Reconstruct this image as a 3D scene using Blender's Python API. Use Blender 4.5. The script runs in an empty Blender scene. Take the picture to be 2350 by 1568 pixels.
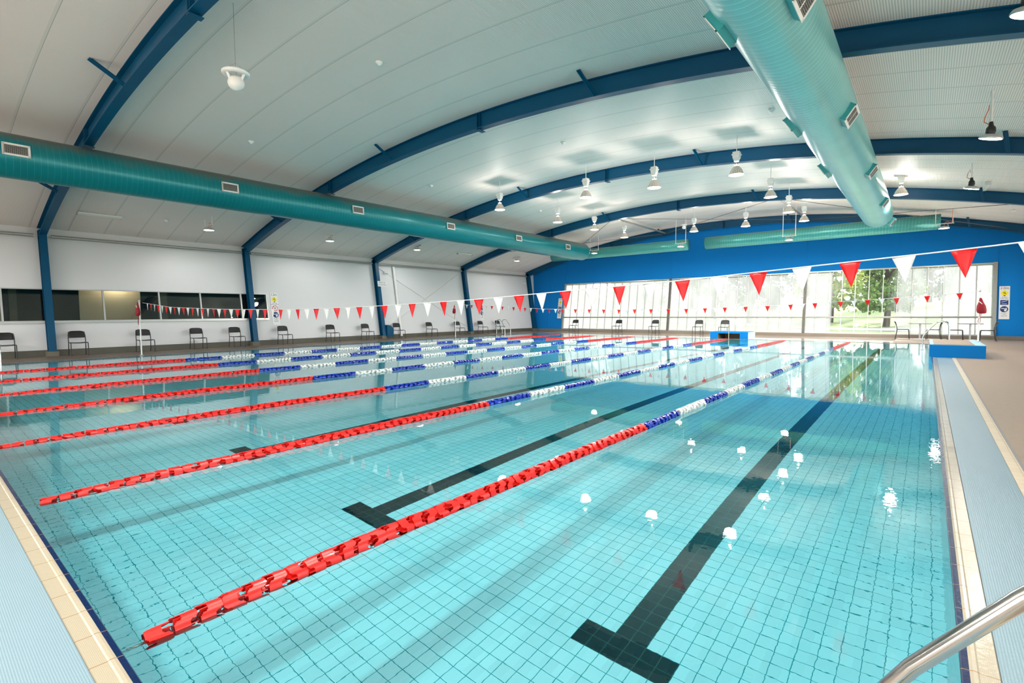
import bpy, bmesh, math, random
import numpy as np
from mathutils import Vector, Matrix
random.seed(7)
PI = math.pi
sc = bpy.context.scene
C = sc.collection

# ------------------------------------------------------------------ camera
cam_d = bpy.data.cameras.new('camera')
cam_d.sensor_width = 36.0
cam_d.lens = 1155.824 / 2350 * 36.0
cam_d.clip_start = 0.02
cam_d.clip_end = 300
cam = bpy.data.objects.new('camera', cam_d)
C.objects.link(cam)
yaw, pitch, roll = 0.6888, -0.0565, -0.0077
fw = Vector((-math.sin(yaw) * math.cos(pitch), math.cos(yaw) * math.cos(pitch), math.sin(pitch)))
r0 = Vector((math.cos(yaw), math.sin(yaw), 0))
u0 = r0.cross(fw)
rr = math.cos(roll) * r0 + math.sin(roll) * u0
uu = -math.sin(roll) * r0 + math.cos(roll) * u0
m = Matrix((rr, uu, -fw)).transposed().to_4x4()
m.translation = Vector((-0.137, -0.501, 1.344))
cam.matrix_world = m
sc.camera = cam

# ------------------------------------------------------------------ view, world, sun
sc.view_settings.view_transform = 'Standard'
sc.view_settings.look = 'None'
sc.view_settings.gamma = 1
sc.view_settings.exposure = 0.68
sc.view_settings.use_curve_mapping = False
cy = sc.cycles
cy.use_denoising = True
cy.use_adaptive_sampling = True
cy.adaptive_threshold = 0.02
cy.max_bounces = 8
cy.diffuse_bounces = 4
cy.glossy_bounces = 4
cy.transmission_bounces = 6
cy.transparent_max_bounces = 12
cy.volume_bounces = 0
cy.caustics_reflective = False
cy.caustics_refractive = True
cy.sample_clamp_indirect = 4.0
cy.blur_glossy = 0.5

w = bpy.data.worlds.new('daylight')
sc.world = w
w.use_nodes = True
bg = w.node_tree.nodes['Background']
bg.inputs[0].default_value = (0.93, 0.98, 1.0, 1)
bg.inputs[1].default_value = 4.5

sd = bpy.data.lights.new('sun', 'SUN')
sd.energy = 8.0
sd.angle = math.radians(1.5)
sd.color = (1.0, 0.96, 0.88)
sun = bpy.data.objects.new('sun', sd)
C.objects.link(sun)
sun.rotation_euler = Vector((0.42, 1.0, 0.86)).to_track_quat('Z', 'Y').to_euler()
sun.location = (10, 45, 30)

# ------------------------------------------------------------------ materials
def nd(nt, t, **kw):
    n = nt.nodes.new(t)
    for k, v in kw.items():
        setattr(n, k, v)
    return n

def new_mat(name):
    mt = bpy.data.materials.new(name)
    mt.use_nodes = True
    nt = mt.node_tree
    return mt, nt, nt.nodes['Principled BSDF']

def mat(name, col, rough=0.5, metal=0.0, noise=0.0, nscale=8.0, bump=0.0, bscale=60.0, coat=0.0, emit=None, estr=0.0, spec=0.5):
    mt, nt, b = new_mat(name)
    b.inputs['Base Color'].default_value = (*col, 1)
    b.inputs['Roughness'].default_value = rough
    b.inputs['Metallic'].default_value = metal
    b.inputs['Coat Weight'].default_value = coat
    b.inputs['Specular IOR Level'].default_value = spec
    tc = nd(nt, 'ShaderNodeTexCoord')
    if noise:
        n = nd(nt, 'ShaderNodeTexNoise')
        n.inputs['Scale'].default_value = nscale
        n.inputs['Detail'].default_value = 5
        nt.links.new(tc.outputs['Object'], n.inputs['Vector'])
        mx = nd(nt, 'ShaderNodeMix', data_type='RGBA')
        mx.inputs[6].default_value = (*[c * (1 - noise) for c in col], 1)
        mx.inputs[7].default_value = (*[min(1, c * (1 + noise)) for c in col], 1)
        nt.links.new(n.outputs[0], mx.inputs[0])
        nt.links.new(mx.outputs[2], b.inputs['Base Color'])
    if bump:
        n2 = nd(nt, 'ShaderNodeTexNoise')
        n2.inputs['Scale'].default_value = bscale
        nt.links.new(tc.outputs['Object'], n2.inputs['Vector'])
        bp = nd(nt, 'ShaderNodeBump')
        bp.inputs['Strength'].default_value = bump
        bp.inputs['Distance'].default_value = 0.01
        nt.links.new(n2.outputs[0], bp.inputs['Height'])
        nt.links.new(bp.outputs[0], b.inputs['Normal'])
    if emit:
        b.inputs['Emission Color'].default_value = (*emit, 1)
        b.inputs['Emission Strength'].default_value = estr
    return mt

def M_(nt, op, a, bb=None, c=None):
    n = nd(nt, 'ShaderNodeMath', operation=op)
    for i, v in enumerate((a, bb, c)):
        if v is None:
            continue
        if isinstance(v, (int, float)):
            n.inputs[i].default_value = v
        else:
            nt.links.new(v, n.inputs[i])
    return n.outputs[0]

def mixc(nt, f, a, b2):
    mx = nd(nt, 'ShaderNodeMix', data_type='RGBA')
    if isinstance(f, (int, float)):
        mx.inputs[0].default_value = f
    else:
        nt.links.new(f, mx.inputs[0])
    for i, v in ((6, a), (7, b2)):
        if isinstance(v, tuple):
            mx.inputs[i].default_value = (*v, 1)
        else:
            nt.links.new(v, mx.inputs[i])
    return mx.outputs[2]

def grid_line(nt, v, pitch, phase, width):
    """1 on a grout line of a given width"""
    t = M_(nt, 'DIVIDE', M_(nt, 'ADD', v, phase + width / 2 + 1000 * pitch), pitch)
    return M_(nt, 'LESS_THAN', M_(nt, 'FRACT', t), width / pitch)

def xyz(nt):
    tc = nd(nt, 'ShaderNodeTexCoord')
    s = nd(nt, 'ShaderNodeSeparateXYZ')
    nt.links.new(tc.outputs['Object'], s.inputs[0])
    return tc, s

def tile_mat(name, col, grout, rough=0.25, pitch=0.09744, px=0.0, py=0.0, gw=0.006, var=0.05):
    mt, nt, b = new_mat(name)
    tc, s = xyz(nt)
    gx = grid_line(nt, s.outputs[0], pitch, px, gw)
    gy = grid_line(nt, s.outputs[1], pitch, py, gw)
    gz = grid_line(nt, s.outputs[2], pitch, 0.0, gw)
    # which faces: use the normal to switch off the axis that is constant on the face
    geo = nd(nt, 'ShaderNodeNewGeometry')
    sn = nd(nt, 'ShaderNodeSeparateXYZ')
    nt.links.new(geo.outputs['True Normal'], sn.inputs[0])
    ax = M_(nt, 'LESS_THAN', M_(nt, 'ABSOLUTE', sn.outputs[0]), 0.5)
    ay = M_(nt, 'LESS_THAN', M_(nt, 'ABSOLUTE', sn.outputs[1]), 0.5)
    az = M_(nt, 'LESS_THAN', M_(nt, 'ABSOLUTE', sn.outputs[2]), 0.5)
    g = M_(nt, 'MAXIMUM', M_(nt, 'MAXIMUM', M_(nt, 'MULTIPLY', gx, ax), M_(nt, 'MULTIPLY', gy, ay)), M_(nt, 'MULTIPLY', gz, az))
    n = nd(nt, 'ShaderNodeTexWhiteNoise', noise_dimensions='3D')
    sc3 = nd(nt, 'ShaderNodeVectorMath', operation='SNAP')
    sc3.inputs[1].default_value = (pitch, pitch, pitch)
    nt.links.new(tc.outputs['Object'], sc3.inputs[0])
    nt.links.new(sc3.outputs[0], n.inputs['Vector'])
    base = mixc(nt, n.outputs[0], tuple(c * (1 - var) for c in col), tuple(min(1, c * (1 + var)) for c in col))
    cc = mixc(nt, g, base, grout)
    nt.links.new(cc, b.inputs['Base Color'])
    b.inputs['Roughness'].default_value = rough
    return mt

PITCH = 0.09744
TX = 1.4235 % PITCH
MAT = {}
MAT['tile'] = tile_mat('pool_tile', (0.84, 0.88, 0.93), (0.03, 0.30, 0.34), px=TX, py=-1.94 % PITCH, gw=0.0045)
MAT['tile_black'] = tile_mat('pool_tile_black', (0.012, 0.016, 0.02), (0.05, 0.09, 0.07), px=TX, py=-1.94 % PITCH, gw=0.005)

# water: clear refracting surface with a tinted body
mt, nt, b = new_mat('pool_water')
nt.nodes.remove(b)
gl = nd(nt, 'ShaderNodeBsdfGlass')
gl.inputs['IOR'].default_value = 1.333
gl.inputs['Roughness'].default_value = 0.0
tc, s = xyz(nt)
n1 = nd(nt, 'ShaderNodeTexNoise'); n1.inputs['Scale'].default_value = 5.0; n1.inputs['Detail'].default_value = 2
n2 = nd(nt, 'ShaderNodeTexNoise'); n2.inputs['Scale'].default_value = 26.0; n2.inputs['Detail'].default_value = 1
nt.links.new(tc.outputs['Object'], n1.inputs['Vector']); nt.links.new(tc.outputs['Object'], n2.inputs['Vector'])
# the overflow makes small ripples along the right and near edges
er = M_(nt, 'MAXIMUM', M_(nt, 'POWER', 2.718, M_(nt, 'DIVIDE', s.outputs[0], 0.55)), M_(nt, 'POWER', 2.718, M_(nt, 'DIVIDE', M_(nt, 'MULTIPLY', s.outputs[1], -1.0), 0.5)))
h = M_(nt, 'ADD', M_(nt, 'MULTIPLY', n1.outputs[0], 0.0005), M_(nt, 'MULTIPLY', n2.outputs[0], M_(nt, 'ADD', 0.00003, M_(nt, 'MULTIPLY', er, 0.00055))))
bp = nd(nt, 'ShaderNodeBump'); bp.inputs['Strength'].default_value = 1.0; bp.inputs['Distance'].default_value = 1.0
nt.links.new(h, bp.inputs['Height']); nt.links.new(bp.outputs[0], gl.inputs['Normal'])
out = nt.nodes['Material Output']
nt.links.new(gl.outputs[0], out.inputs['Surface'])
va = nd(nt, 'ShaderNodeVolumeAbsorption')
va.inputs['Color'].default_value = (0.77, 0.967, 0.98, 1)
va.inputs['Density'].default_value = 1.0
nt.links.new(va.outputs[0], out.inputs['Volume'])
MAT['water'] = mt

def coping_mat(name, axis, off, sgn):
    """navy nosing, beige grip tile with a ridge, grout joints every 0.25 m along the edge"""
    mt, nt, b = new_mat(name)
    tc, s = xyz(nt)
    along = s.outputs[1 if axis == 'x' else 0]
    across = s.outputs[0 if axis == 'x' else 1]
    d = M_(nt, 'MULTIPLY', M_(nt, 'SUBTRACT', across, off), sgn)
    navy = M_(nt, 'LESS_THAN', d, 0.024)
    gj = grid_line(nt, along, 0.25, 0.045, 0.005)
    gr = M_(nt, 'MULTIPLY', M_(nt, 'GREATER_THAN', d, 0.055), M_(nt, 'LESS_THAN', M_(nt, 'FRACT', M_(nt, 'DIVIDE', d, 0.0055)), 0.35))
    c = mixc(nt, M_(nt, 'MULTIPLY', gr, 0.35), (0.38, 0.335, 0.25), (0.23, 0.195, 0.125))
    c = mixc(nt, navy, c, (0.002, 0.012, 0.06))
    c = mixc(nt, gj, c, (0.25, 0.14, 0.06))
    nt.links.new(c, b.inputs['Base Color'])
    b.inputs['Roughness'].default_value = 0.18
    n = nd(nt, 'ShaderNodeTexNoise'); n.inputs['Scale'].default_value = 45
    nt.links.new(tc.outputs['Object'], n.inputs['Vector'])
    bp = nd(nt, 'ShaderNodeBump'); bp.inputs['Strength'].default_value = 0.25; bp.inputs['Distance'].default_value = 0.004
    nt.links.new(n.outputs[0], bp.inputs['Height']); nt.links.new(bp.outputs[0], b.inputs['Normal'])
    return mt

def grate_mat():
    mt, nt, b = new_mat('overflow_grate')
    tc, s = xyz(nt)
    def rib(v, p):
        return M_(nt, 'MULTIPLY', M_(nt, 'ADD', M_(nt, 'SINE', M_(nt, 'MULTIPLY', v, 2 * PI / p)), 1.0), 0.5)
    hx = rib(s.outputs[0], 0.010); hy = rib(s.outputs[1], 0.008)
    h = M_(nt, 'MULTIPLY', hx, hy)
    c = mixc(nt, h, (0.16, 0.25, 0.30), (0.32, 0.43, 0.47))
    nt.links.new(c, b.inputs['Base Color'])
    b.inputs['Roughness'].default_value = 0.3
    bp = nd(nt, 'ShaderNodeBump'); bp.inputs['Strength'].default_value = 0.4; bp.inputs['Distance'].default_value = 0.002
    nt.links.new(h, bp.inputs['Height']); nt.links.new(bp.outputs[0], b.inputs['Normal'])
    return mt
MAT['grate'] = grate_mat()
MAT['deck'] = mat('deck_tile', (0.30, 0.225, 0.17), 0.55, noise=0.12, nscale=25, bump=0.3, bscale=300)
MAT['deck_wet_glare'] = mat('deck_wet_glare', (0.80, 0.73, 0.66), 0.14, noise=0.1, nscale=4, coat=1.0)  # wet gloss, with window glare painted into the pale colour
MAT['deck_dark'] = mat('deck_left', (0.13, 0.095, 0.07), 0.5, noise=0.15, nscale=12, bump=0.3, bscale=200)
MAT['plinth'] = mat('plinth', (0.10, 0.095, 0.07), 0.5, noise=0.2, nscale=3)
MAT['plinth_far'] = mat('plinth_far', (0.22, 0.18, 0.14), 0.5)
MAT['concrete'] = mat('concrete', (0.16, 0.145, 0.11), 0.7, noise=0.2, nscale=6)
MAT['beige_tile'] = tile_mat('beige_tile', (0.60, 0.50, 0.36), (0.35, 0.28, 0.18), rough=0.35, pitch=0.125, gw=0.004)
MAT['grey_strip'] = mat('grey_strip', (0.22, 0.21, 0.21), 0.6)
MAT['blue_steel'] = mat('blue_paint_steel', (0.0, 0.068, 0.155), 0.4, noise=0.08, nscale=2, spec=0.25)
MAT['blue_wall'] = mat('blue_wall_paint', (0.0, 0.19, 0.56), 0.7, spec=0.2, noise=0.05, nscale=0.6)
MAT['white_paint'] = mat('white_paint', (0.70, 0.70, 0.71), 0.45)
MAT['white_plastic'] = mat('white_plastic', (0.82, 0.82, 0.80), 0.35)
MAT['galv'] = mat('galvanised_steel', (0.35, 0.35, 0.33), 0.45, metal=0.6, noise=0.15, nscale=15)
MAT['alu'] = mat('aluminium', (0.55, 0.55, 0.54), 0.35, metal=0.7)
MAT['dark_alu'] = mat('dark_frame', (0.10, 0.09, 0.085), 0.4)
MAT['chrome'] = mat('stainless_steel', (0.62, 0.61, 0.58), 0.16, metal=1.0)
MAT['black_plastic'] = mat('charcoal_plastic', (0.014, 0.014, 0.015), 0.45)
MAT['black'] = mat('black_void', (0.008, 0.008, 0.008), 0.6)
MAT['red_float'] = mat('red_plastic', (0.78, 0.012, 0.008), 0.34, coat=0.1)
MAT['blue_float'] = mat('blue_plastic', (0.005, 0.03, 0.42), 0.2, coat=0.5)
MAT['white_float'] = mat('white_float_plastic', (0.86, 0.86, 0.84), 0.22, coat=0.4)
def cloth(name, col, tr=0.35):
    mt, nt, b = new_mat(name)
    b.inputs['Base Color'].default_value = (*col, 1); b.inputs['Roughness'].default_value = 0.35
    t = nd(nt, 'ShaderNodeBsdfTranslucent'); t.inputs[0].default_value = (*col, 1)
    mx = nd(nt, 'ShaderNodeMixShader'); mx.inputs[0].default_value = tr
    nt.links.new(b.outputs[0], mx.inputs[1]); nt.links.new(t.outputs[0], mx.inputs[2])
    nt.links.new(mx.outputs[0], nt.nodes['Material Output'].inputs['Surface'])
    return mt
MAT['red_cloth'] = cloth('red_pennant_vinyl', (0.80, 0.008, 0.012))
MAT['white_cloth'] = cloth('white_pennant_vinyl', (0.85, 0.85, 0.84))
MAT['red_bag'] = mat('red_nylon', (0.28, 0.002, 0.012), 0.7, bump=0.4, bscale=25)
MAT['cream'] = mat('cream_panel', (0.62, 0.53, 0.38), 0.5)
MAT['yellow'] = mat('sign_yellow', (0.85, 0.72, 0.0), 0.4)
MAT['navy_ink'] = mat('sign_navy', (0.004, 0.04, 0.20), 0.4)
MAT['ink'] = mat('sign_ink', (0.01, 0.01, 0.01), 0.4)
MAT['red_ink'] = mat('sign_red', (0.6, 0.01, 0.02), 0.4)
MAT['sign'] = mat('sign_board', (0.80, 0.80, 0.80), 0.3)
MAT['cord'] = mat('orange_cable', (0.75, 0.16, 0.05), 0.5)
MAT['table_top'] = mat('table_laminate', (0.18, 0.18, 0.19), 0.3)
MAT['lamp_lens'] = mat('lit_lens', (1, 1, 1), 0.4, emit=(1.0, 0.97, 0.90), estr=24)
MAT['lamp_lens_warm'] = mat('lit_lens_warm', (1, 1, 1), 0.4, emit=(1.0, 0.88, 0.76), estr=9)
MAT['lamp_neck'] = mat('lit_neck', (1, 0.9, 0.8), 0.4, emit=(1.0, 0.80, 0.68), estr=2.5)
MAT['tube_off'] = mat('lamp_diffuser', (0.62, 0.62, 0.58), 0.4)

def ribbed_shade():
    mt, nt, b = new_mat('prismatic_shade')
    tc, s = xyz(nt)
    a = M_(nt, 'ARCTAN2', s.outputs[1], s.outputs[0])
    r = M_(nt, 'MULTIPLY', M_(nt, 'ADD', M_(nt, 'SINE', M_(nt, 'MULTIPLY', a, 24.0)), 1.0), 0.5)
    c = mixc(nt, r, (0.38, 0.34, 0.29), (0.74, 0.70, 0.63))
    nt.links.new(c, b.inputs['Base Color'])
    b.inputs['Roughness'].default_value = 0.25
    return mt
MAT['shade'] = ribbed_shade()

def ceiling_mat():
    mt, nt, b = new_mat('ribbed_ceiling_sheet')
    tc, s = xyz(nt)
    seam = grid_line(nt, s.outputs[1], 1.0, -0.42, 0.045)
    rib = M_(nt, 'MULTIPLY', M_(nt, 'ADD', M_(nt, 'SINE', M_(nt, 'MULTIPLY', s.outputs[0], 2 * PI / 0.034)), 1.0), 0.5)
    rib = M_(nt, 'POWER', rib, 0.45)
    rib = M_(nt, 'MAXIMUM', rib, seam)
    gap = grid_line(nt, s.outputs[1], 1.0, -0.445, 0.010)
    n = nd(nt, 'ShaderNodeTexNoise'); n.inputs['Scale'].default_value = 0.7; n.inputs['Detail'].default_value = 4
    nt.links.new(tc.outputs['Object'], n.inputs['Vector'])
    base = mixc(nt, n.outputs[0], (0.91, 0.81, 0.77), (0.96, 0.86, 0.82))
    c = mixc(nt, rib, (0.52, 0.50, 0.47), base)  # groove shade between the ribs painted into the colour
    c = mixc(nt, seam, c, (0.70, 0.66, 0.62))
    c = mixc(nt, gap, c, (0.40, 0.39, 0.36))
    nt.links.new(c, b.inputs['Base Color'])
    b.inputs['Roughness'].default_value = 0.55
    b.inputs['Specular IOR Level'].default_value = 0.35
    bp = nd(nt, 'ShaderNodeBump'); bp.inputs['Strength'].default_value = 0.5; bp.inputs['Distance'].default_value = 0.004
    nt.links.new(rib, bp.inputs['Height']); nt.links.new(bp.outputs[0], b.inputs['Normal'])
    return mt
MAT['ceiling'] = ceiling_mat()

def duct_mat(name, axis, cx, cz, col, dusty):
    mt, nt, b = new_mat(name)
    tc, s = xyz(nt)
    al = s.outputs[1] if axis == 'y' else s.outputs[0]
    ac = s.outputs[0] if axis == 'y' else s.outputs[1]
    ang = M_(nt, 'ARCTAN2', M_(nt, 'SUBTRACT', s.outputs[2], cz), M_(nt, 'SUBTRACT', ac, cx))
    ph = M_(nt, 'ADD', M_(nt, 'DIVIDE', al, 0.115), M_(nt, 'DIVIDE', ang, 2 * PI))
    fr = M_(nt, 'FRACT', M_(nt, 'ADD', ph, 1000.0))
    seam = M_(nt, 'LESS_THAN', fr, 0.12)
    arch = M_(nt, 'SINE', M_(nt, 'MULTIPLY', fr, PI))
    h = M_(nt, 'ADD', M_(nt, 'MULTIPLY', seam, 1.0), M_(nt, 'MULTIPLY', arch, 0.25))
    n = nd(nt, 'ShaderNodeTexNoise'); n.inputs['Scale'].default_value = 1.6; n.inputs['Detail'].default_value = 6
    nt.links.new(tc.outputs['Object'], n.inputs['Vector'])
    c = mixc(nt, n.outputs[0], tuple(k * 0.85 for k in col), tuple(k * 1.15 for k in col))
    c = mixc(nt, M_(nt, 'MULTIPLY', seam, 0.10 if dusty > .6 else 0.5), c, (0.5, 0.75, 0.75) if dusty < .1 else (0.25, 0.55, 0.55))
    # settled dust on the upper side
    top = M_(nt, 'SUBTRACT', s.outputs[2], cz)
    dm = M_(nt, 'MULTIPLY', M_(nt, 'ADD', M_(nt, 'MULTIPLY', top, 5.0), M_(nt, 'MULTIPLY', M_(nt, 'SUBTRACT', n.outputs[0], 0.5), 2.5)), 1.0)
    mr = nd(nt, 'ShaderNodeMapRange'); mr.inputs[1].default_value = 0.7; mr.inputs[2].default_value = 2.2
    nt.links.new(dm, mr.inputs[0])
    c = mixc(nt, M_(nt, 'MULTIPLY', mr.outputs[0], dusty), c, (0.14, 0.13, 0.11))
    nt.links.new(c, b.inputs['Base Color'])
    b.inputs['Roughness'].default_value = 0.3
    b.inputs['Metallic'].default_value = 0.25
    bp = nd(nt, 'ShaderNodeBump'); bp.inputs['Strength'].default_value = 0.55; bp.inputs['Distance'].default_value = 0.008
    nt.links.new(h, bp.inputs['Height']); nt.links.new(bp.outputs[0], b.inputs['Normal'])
    return mt

def misty_glass():
    """clear glazing with condensation streaks that differ along the wall"""
    mt, nt, b = new_mat('misty_glass')
    nt.nodes.remove(b)
    tc, s = xyz(nt)
    mp = nd(nt, 'ShaderNodeMapping'); mp.inputs['Scale'].default_value = (1.0, 1.0, 0.45)
    nt.links.new(tc.outputs['Object'], mp.inputs[0])
    n = nd(nt, 'ShaderNodeTexNoise'); n.inputs['Scale'].default_value = 1.1; n.inputs['Detail'].default_value = 5
    nt.links.new(mp.outputs[0], n.inputs['Vector'])
    mp2 = nd(nt, 'ShaderNodeMapping'); mp2.inputs['Scale'].default_value = (14.0, 1.0, 0.5)
    nt.links.new(tc.outputs['Object'], mp2.inputs[0])
    n2 = nd(nt, 'ShaderNodeTexNoise'); n2.inputs['Scale'].default_value = 1.0; n2.inputs['Detail'].default_value = 3
    nt.links.new(mp2.outputs[0], n2.inputs['Vector'])
    # pane by pane amount
    cr = nd(nt, 'ShaderNodeValToRGB')
    el = cr.color_ramp.elements
    def px(x):
        return (x + 21.0) / 24.0
    pts = [(-20.6, .95), (-12.9, .92), (-12.4, .86), (-8.0, .82), (-5.4, .72), (-5.15, .62), (-4.95, .92), (-4.05, .92), (-3.95, .10), (-1.35, .12), (-1.25, .50), (-0.4, .68), (0.3, .60), (0.45, .92), (2.1, .95)]
    el[0].position = px(pts[0][0]); el[0].color = (pts[0][1],) * 3 + (1,)
    el[1].position = px(pts[-1][0]); el[1].color = (pts[-1][1],) * 3 + (1,)
    for x, v in pts[1:-1]:
        e = el.new(px(x)); e.color = (v, v, v, 1)
    t = M_(nt, 'DIVIDE', M_(nt, 'ADD', s.outputs[0], 21.0), 24.0)
    nt.links.new(t, cr.inputs[0])
    amt = M_(nt, 'ADD', M_(nt, 'ADD', cr.outputs[0], M_(nt, 'MULTIPLY', M_(nt, 'SUBTRACT', n.outputs[0], 0.5), 0.8)), M_(nt, 'MULTIPLY', M_(nt, 'SUBTRACT', n2.outputs[0], 0.5), 0.35))
    cl = nd(nt, 'ShaderNodeClamp'); cl.inputs[1].default_value = 0.03; cl.inputs[2].default_value = 0.93
    nt.links.new(amt, cl.inputs[0])
    tr = nd(nt, 'ShaderNodeBsdfTransparent')
    g = nd(nt, 'ShaderNodeBsdfGlossy'); g.inputs['Roughness'].default_value = 0.02
    fr = nd(nt, 'ShaderNodeFresnel'); fr.inputs[0].default_value = 1.45
    m1 = nd(nt, 'ShaderNodeMixShader')
    nt.links.new(fr.outputs[0], m1.inputs[0]); nt.links.new(tr.outputs[0], m1.inputs[1]); nt.links.new(g.outputs[0], m1.inputs[2])
    tl = nd(nt, 'ShaderNodeBsdfTranslucent'); tl.inputs[0].default_value = (0.215, 0.215, 0.225, 1)
    m2 = nd(nt, 'ShaderNodeMixShader')
    nt.links.new(cl.outputs[0], m2.inputs[0]); nt.links.new(m1.outputs[0], m2.inputs[1]); nt.links.new(tl.outputs[0], m2.inputs[2])
    nt.links.new(m2.outputs[0], nt.nodes['Material Output'].inputs['Surface'])
    return mt
MAT['misty'] = misty_glass()

def clear_glass(name, tint, f=1.45):
    mt, nt, b = new_mat(name)
    nt.nodes.remove(b)
    tr = nd(nt, 'ShaderNodeBsdfTransparent'); tr.inputs[0].default_value = (*tint, 1)
    g = nd(nt, 'ShaderNodeBsdfGlossy'); g.inputs['Roughness'].default_value = 0.01
    fr = nd(nt, 'ShaderNodeFresnel'); fr.inputs[0].default_value = f
    m1 = nd(nt, 'ShaderNodeMixShader')
    nt.links.new(fr.outputs[0], m1.inputs[0]); nt.links.new(tr.outputs[0], m1.inputs[1]); nt.links.new(g.outputs[0], m1.inputs[2])
    nt.links.new(m1.outputs[0], nt.nodes['Material Output'].inputs['Surface'])
    return mt
MAT['glass'] = clear_glass('clear_glass', (0.92, 0.95, 0.94))
MAT['dark_glass'] = clear_glass('tinted_glass', (0.75, 0.78, 0.76), 1.6)
MAT['clear_neck'] = clear_glass('clear_neck', (0.95, 0.93, 0.9))
MAT['grass'] = mat('lawn', (0.14, 0.19, 0.06), 0.8, noise=0.5, nscale=1.5, bump=0.5, bscale=40)
MAT['bark'] = mat('bark', (0.05, 0.035, 0.025), 0.9, bump=0.5, bscale=20)
MAT['leaf'] = cloth('leaves', (0.10, 0.17, 0.035), 0.35)
MAT['leaf_dark'] = cloth('dark_leaves', (0.05, 0.085, 0.04), 0.3)
MAT['leaf_gold'] = cloth('yellow_green_leaves', (0.26, 0.32, 0.05), 0.45)
MAT['bounce_ground'] = mat('pale_bounce_paving', (0.74, 0.63, 0.54), 0.8, noise=0.1)  # added unseen pale ground, bounces daylight onto the ceiling
MAT['asphalt'] = mat('path', (0.25, 0.25, 0.26), 0.9, noise=0.1)

# ------------------------------------------------------------------ mesh helpers
class MB:
    def __init__(s):
        s.v = []; s.f = []; s.m = []; s.sm = []
    def add(s, vs, fs, mi=0, smooth=False):
        o = len(s.v)
        s.v += [tuple(v) for v in vs]
        for f in fs:
            s.f.append(tuple(i + o for i in f)); s.m.append(mi); s.sm.append(smooth)
    def hexa(s, p, mi=0):   # 8 points: bottom 4 ccw, top 4 ccw
        s.add(p, [(0, 3, 2, 1), (4, 5, 6, 7), (0, 1, 5, 4), (1, 2, 6, 5), (2, 3, 7, 6), (3, 0, 4, 7)], mi)
    def box(s, x0, x1, y0, y1, z0, z1, mi=0):
        s.hexa([(x0, y0, z0), (x1, y0, z0), (x1, y1, z0), (x0, y1, z0), (x0, y0, z1), (x1, y0, z1), (x1, y1, z1), (x0, y1, z1)], mi)
    def tube(s, path, r, n=10, mi=0, cap=True, smooth=True):
        path = [Vector(q) for q in path]
        rs = r if isinstance(r, (list, tuple)) else [r] * len(path)
        rings = []
        prev = None
        for i, q in enumerate(path):
            if i == 0: t = path[1] - q
            elif i == len(path) - 1: t = q - path[i - 1]
            else: t = (path[i + 1] - q).normalized() + (q - path[i - 1]).normalized()
            t.normalize()
            if prev is None:
                a = Vector((0, 0, 1)) if abs(t.z) < 0.9 else Vector((1, 0, 0))
                e1 = t.cross(a).normalized()
            else:
                e1 = (prev - t * prev.dot(t)).normalized()
            prev = e1
            e2 = t.cross(e1)
            rings.append([q + (e1 * math.cos(2 * PI * k / n) + e2 * math.sin(2 * PI * k / n)) * rs[i] for k in range(n)])
        vs = [p for rg in rings for p in rg]
        fs = []
        for i in range(len(rings) - 1):
            for k in range(n):
                fs.append((i * n + k, i * n + (k + 1) % n, (i + 1) * n + (k + 1) % n, (i + 1) * n + k))
        s.add(vs, fs, mi, smooth)
        if cap:
            s.add(rings[0], [tuple(reversed(range(n)))], mi)
            s.add(rings[-1], [tuple(range(n))], mi)
    def lathe(s, prof, n=24, cx=0, cy=0, mi=0, smooth=True):   # prof: (r, z)
        vs = []; fs = []
        for r, z in prof:
            for k in range(n):
                a = 2 * PI * k / n
                vs.append((cx + r * math.cos(a), cy + r * math.sin(a), z))
        for i in range(len(prof) - 1):
            for k in range(n):
                fs.append((i * n + k, i * n + (k + 1) % n, (i + 1) * n + (k + 1) % n, (i + 1) * n + k))
        s.add(vs, fs, mi, smooth)
    def build(s, name, mats, parent=None, loc=None):
        me = bpy.data.meshes.new(name)
        me.from_pydata(s.v, [], s.f)
        if not isinstance(mats, (list, tuple)): mats = [mats]
        for q in mats: me.materials.append(q)
        for p, mi, sm in zip(me.polygons, s.m, s.sm):
            p.material_index = mi; p.use_smooth = sm
        bm = bmesh.new(); bm.from_mesh(me)
        bmesh.ops.recalc_face_normals(bm, faces=bm.faces)
        bm.to_mesh(me); bm.free()
        me.update()
        o = bpy.data.objects.new(name, me)
        C.objects.link(o)
        if parent is not None: o.parent = parent
        if loc is not None: o.location = loc
        return o

def tag(o, label, cat, group=None, kind=None):
    if label: o['label'] = label
    if cat: o['category'] = cat
    if group: o['group'] = group
    if kind: o['kind'] = kind
    return o
def struct(o, label=None):
    o['kind'] = 'structure'
    if label: o['label'] = label
    return o
def empty(name, loc=(0, 0, 0), rz=0.0):
    o = bpy.data.objects.new(name, None)
    C.objects.link(o); o.location = loc; o.rotation_euler = (0, 0, rz)
    o.empty_display_size = 0.1
    return o
def copy_tree(o, parent=None):
    c = o.copy(); C.objects.link(c)
    if parent is not None: c.parent = parent
    for ch in list(KIDS.get(o.name, [])) or [x for x in o.children]:
        copy_tree(ch, c)
    return c
KIDS = {}
def disc(mb, c, r, n=24, mi=0, up=True):
    vs = [(c[0] + r * math.cos(2 * PI * k / n), c[1] + r * math.sin(2 * PI * k / n), c[2]) for k in range(n)]
    mb.add(vs, [tuple(range(n)) if up else tuple(reversed(range(n)))], mi)
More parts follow.
